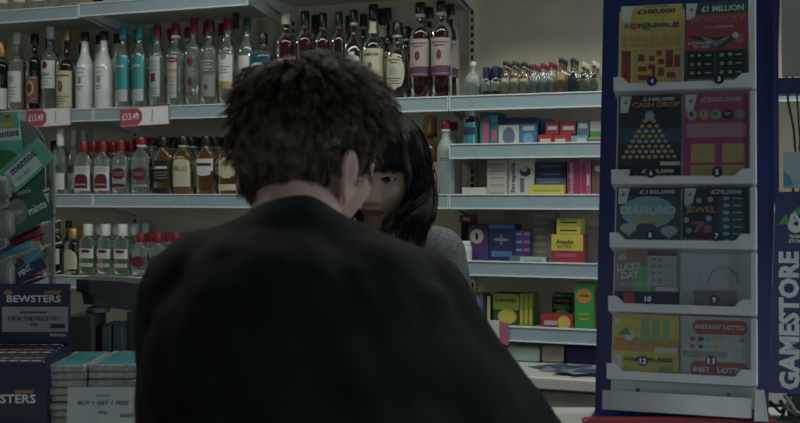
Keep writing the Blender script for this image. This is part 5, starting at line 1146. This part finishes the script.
# base cap
NV, NU = 26, 72; rows = []
for i in range(NV):
    row = []
    for jx in range(NU):
        lon = -pi+2*pi*jx/NU; lo_ = man_hairline(lon); lat = lo_+(pi/2-.01-lo_)*i/(NV-1)
        g = .010*sm(i/5)+.002+.010*sm((lat-.3)/.9); 
        row.append(head_surf(lon, lat, g+.003*noise.noise(Vector((lon*3, lat*5, 0)))))
    rows.append(row)
hm.rings(rows)
crown = (2.6, 1.05)
for c in range(1300):
    lon = rng2.uniform(-pi, pi); lo_ = man_hairline(lon); u = rng2.random()**.8
    lat = lo_+.04+(1.45-lo_)*u
    root = head_surf(lon, lat, .004); nrm = Vector((root.x*1.4, root.y, root.z*.9)).normalized()
    cpt = head_surf(2.75, 1.08, .0)
    flow = (root-cpt); flow = flow-nrm*flow.dot(nrm); flow = flow.normalized() if flow.length > 1e-4 else Vector((0, 1, 0))
    if abs(lon) > 1.2: flow = (flow+Vector((0, .1*math.copysign(1, cos(lon)*-1), -.8))).normalized()
    if abs(lon) < 1.2: flow = (flow+Vector((.5, -.6, 0))).normalized()
    flow = (flow+Vector((rng2.gauss(0, .19), rng2.gauss(0, .19), rng2.gauss(0, .12)))); flow = (flow-nrm*flow.dot(nrm)*.8).normalized()
    topf = sm((lat-.1)/.8); L_ = (.030+.022*topf)*rng2.uniform(.75, 1.2); lift_ = .003+.017*topf+rng2.uniform(-.002, .004)
    if lat < lo_+.25: L_ *= .6; lift_ *= .5
    bend = Vector((rng2.gauss(0, 1), rng2.gauss(0, 1), rng2.gauss(0, .6)))*.006
    for s_ in range(9):
        off = Vector((rng2.gauss(0, .0042), rng2.gauss(0, .0042), rng2.gauss(0, .0042)))
        pts = []
        for k in range(7):
            t = k/6; p = root+off*(1-.5*t)+flow*L_*t+nrm*(lift_*sin(t*pi*.62)*1.1)+bend*t*t
            q = p.copy(); 
            # keep strands outside the skull
            if p.z < 0 and p.y > 0: p.y *= 1-.08*sm(-p.z/.07)
            rr = sqrt((p.x/.080)**2+(p.y/(.107 if p.y > 0 else .097))**2+((p.z-.002)/.116)**2)
            if rr < 1.02 and p.z > -.05: p = Vector((p.x*1.03/rr, p.y*1.03/rr, p.z*1.03/rr))
            pts.append(p)
        strand(hm, pts, .00075)
HMI = MI_ @ HM
ho = hm.build('hair', mh, man, HMI)

# ---- the woman behind the counter
wskin = skin_mat('skin_woman', (.52, .36, .28), (.33, .14, .12), (.05, .025, .02))
WM_ = T(-.036, 2.235, 1.492) @ Matrix.Rotation(radians(-13), 4, 'Z') @ Matrix.Rotation(radians(9), 4, 'X') @ Matrix.Rotation(radians(2), 4, 'Y')
wo = empty('person', T(-.03, 2.42, 0), 'person with dark wavy bob and fringe in grey cardigan facing the camera behind the counter', 'person')
WI = wo.matrix_world.inverted()
V, F, Zc = head_grid(300, 260, False, 1.08)
parts = [(lift(V, WI @ WM_), F, Zc)]
for s in (-1, 1):
    v, f = ear_pts(s, WM_ @ T(s*.071, .012, -.012) @ Matrix.Rotation(radians(s*8), 4, 'Y'), .029); parts.append((lift(v, WI), f, None))
b = MB()
WS = {-1: (-.185, 2.40, 1.315), 1: (.088, 2.40, 1.315)}; WE = {-1: (-.235, 2.40, 1.09), 1: (.142, 2.39, 1.09)}; WW = {-1: (-.14, 2.02, 1.122), 1: (.06, 2.02, 1.122)}
capsule(b, WM_ @ Vector((0, .035, -.05)), .050, (-.035, 2.39, 1.32), .048)
capsule(b, (-.10, 2.41, 1.28), .040, (.03, 2.41, 1.28), .040)
ellipsoid(b, (-.035, 2.42, 1.15), (.125, .085, .20)); ellipsoid(b, (-.035, 2.44, .93), (.15, .10, .14))
for s in (-1, 1):
    capsule(b, WS[s], .042, WE[s], .034); capsule(b, WE[s], .032, WW[s], .022); hand(b, WW[s], (-.25*s, -1, -.10), (0, 0, 1), s*-1*-1, .22, .92)
    capsule(b, (-.035+s*.085, 2.44, .90), .080, (-.035+s*.08, 2.42, .48), .050); capsule(b, (-.035+s*.08, 2.42, .48), .048, (-.035+s*.08, 2.45, .09), .032); capsule(b, (-.035+s*.08, 2.45, .08), .032, (-.035+s*.09, 2.33, .04), .028)
vs, ns, fs = remesh(b, .005, 3, 'wo'); parts.append((lift(vs, WI), fs, None))
body_object('body', parts, wskin, wo)
eyes(WM_, wo, (-.04, -1, .12)); eyes(HM, man, (0, -1, 0))
cgm = mat('cardigan_grey', (.13, .135, .14), .95, var=.3, scale=160, bump=.5, spec=.15)
j = MB()
for s in (-1, 1):
    capsule(j, WS[s], .058, WE[s], .050, 20); capsule(j, WE[s], .050, Vector(WE[s]).lerp(Vector(WW[s]), .9), .036, 20)
    capsule(j, (-.035+s*.05, 2.40, 1.335), .052, WS[s], .058, 20)
ellipsoid(j, (-.035, 2.42, 1.19), (.150, .105, .17)); ellipsoid(j, (-.035, 2.43, 1.00), (.155, .115, .20)); ellipsoid(j, (-.035, 2.44, .88), (.165, .12, .10))
pr = None
for k in range(21):
    a = 2*pi*k/20; p = Vector((-.035+.068*cos(a), 2.385+.062*sin(a), 1.355+.022*sin(a)))
    if pr is not None: capsule(j, pr, .017, p, .017, 12)
    pr = p
vs, ns, fs = remesh(j, .007, 4, 'cg'); cloth('cardigan', lift(vs, WI), ns, fs, cgm, wo, .0055, 11, 9)
b2 = MB(); ellipsoid(b2, (-.035, 2.44, .90), (.16, .11, .11))
for s in (-1, 1): capsule(b2, (-.035+s*.085, 2.44, .88), .090, (-.035+s*.08, 2.42, .48), .062, 20); capsule(b2, (-.035+s*.08, 2.42, .48), .062, (-.035+s*.08, 2.45, .09), .052, 20)
vs, ns, fs = remesh(b2, .010, 3, 'wt'); cloth('trousers', lift(vs, WI), ns, fs, mat('trouser_black', (.02, .02, .022), .9, var=.2), wo, .004, 10, 5)
for s in (-1, 1):
    b3 = MB(); x = -.035+s*.08; capsule(b3, (x, 2.47, .042), .038, (x+s*.01, 2.32, .036), .034, 16); vs, ns, fs = remesh(b3, .006, 3, 'ws'); vs = [Vector((v.x, v.y, max(v.z, .002))) for v in vs]
    q = MB(); q.add(lift(vs, WI), fs, True); q.build('shoe', mat('shoe_black', (.02, .02, .02), .5), wo)
# hair: wavy bob with a fringe
wh = hair_mat('hair_black', (.005, .005, .006), (.022, .019, .018), .36)
hb = MB(); rr3 = random.Random(5); rows = []
def bob_lo(lon):
    a = abs(lon)
    return .50 if a < .45 else (.50-(a-.75)/.30*1.25 if a > .75 else .50) if a < 1.05 else -.75
for i in range(30):
    row = []
    for jx in range(90):
        lon = -pi+2*pi*jx/90; lo_ = bob_lo(lon); lat = lo_+(pi/2-.01-lo_)*i/29
        p = head_surf(lon, lat, .012+.010*abs(sin(lon))*(1 if abs(lon) > .8 else .3), wd=.0745)
        if lat < 0 and abs(lon) > 1.0: p = Vector((p.x/max(.3, cos(lat)**.85)*1.0, p.y/max(.3, cos(lat)**.8)*.95, p.z*1.15))
        row.append(p+Vector((noise.noise(p*40), noise.noise(p*40+Vector((5, 0, 0))), 0))*.004)
    rows.append(row)
hb.rings(rows, cap=False)
def wstrand(lon, lat, clump=9, fringe=False):
    root = head_surf(lon, lat, .008, wd=.0745); nrm = Vector((root.x*1.4, root.y, root.z*.9)).normalized()
    ph = lon*3.0+rr3.gauss(0, .55); amp = rr3.uniform(.005, .012); fq = rr3.gauss(12, .8); inw = rr3.uniform(.25, .95) if rr3.random() < .6 else 0; endz = rr3.uniform(-.155, -.105)
    lonE = lon if abs(lon) > 1.1 else math.copysign(rr3.uniform(1.10, 1.45), lon if lon else 1)
    path = []
    if fringe:
        tx = root.x*rr3.uniform(.95, 1.15); ez = rr3.uniform(.012, .026)+.004*abs(root.x)/.05
        for k in range(10):
            t = k/9; la = lat+(.12-lat)*t
            p = head_surf(atan2(root.x, -root.y)*(1+.1*t) if False else lon, la, .016-.008*t, wd=.0745); p.z = root.z+(ez-root.z)*t if la < .6 else p.z
            if p.z < ez: p.z = ez
            path.append(p)
        path = []; ef = rr3.uniform(.10, .21)
        for k in range(11):
            t = k/10; la = lat*(1-t)+ef*t; p = head_surf(lon, la, .017-.007*t, wd=.0745); p.x += .003*sin(ph+t*4); path.append(p)
    else:
        for k in range(22):
            t = k/21
            ln = lon+(lonE-lon)*sm(t*2); la = lat*(1-sm(t*1.9)) if t < .53 else 0
            g = .011+.011*sm(t*2)
            ln = ln-math.copysign(inw*sm((t-.55)/.3), ln) if abs(ln) < 2 else ln
            p = head_surf(ln, la, g, wd=.0745)
            if t >= .45: p.z = p.z+(endz)*((t-.45)/.55) if True else p.z
            w_ = amp*sm(t*1.6-.2); bulge = .006*sin(min(1, max(0, t-.35)/.65)*pi)-.010*sm((t-.75)/.25)
            nn = Vector((p.x, p.y, 0)).normalized(); tg = Vector((-nn.y, nn.x, 0))
            p = p+nn*(w_*sin(ph+t*fq)+bulge)+tg*(w_*1.2*cos(ph+t*fq*.9))
            path.append(p)
    for s_ in range(clump):
        off = Vector((rr3.gauss(0, .004), rr3.gauss(0, .004), rr3.gauss(0, .003))); 
        strand(hb, [p+off*(1-.45*i/len(path)) for i, p in enumerate(path)], .0008)
for c in range(560):
    lon = rr3.uniform(-pi, pi); lat = rr3.uniform(-.1, 1.45)
    if abs(lon) < .85 and lat < 1.0: continue
    wstrand(lon, lat)
for c in range(170): wstrand(rr3.uniform(-.80, .80), rr3.uniform(.75, 1.35), 9, True)
hb.build('hair', wh, wo, WI @ WM_)
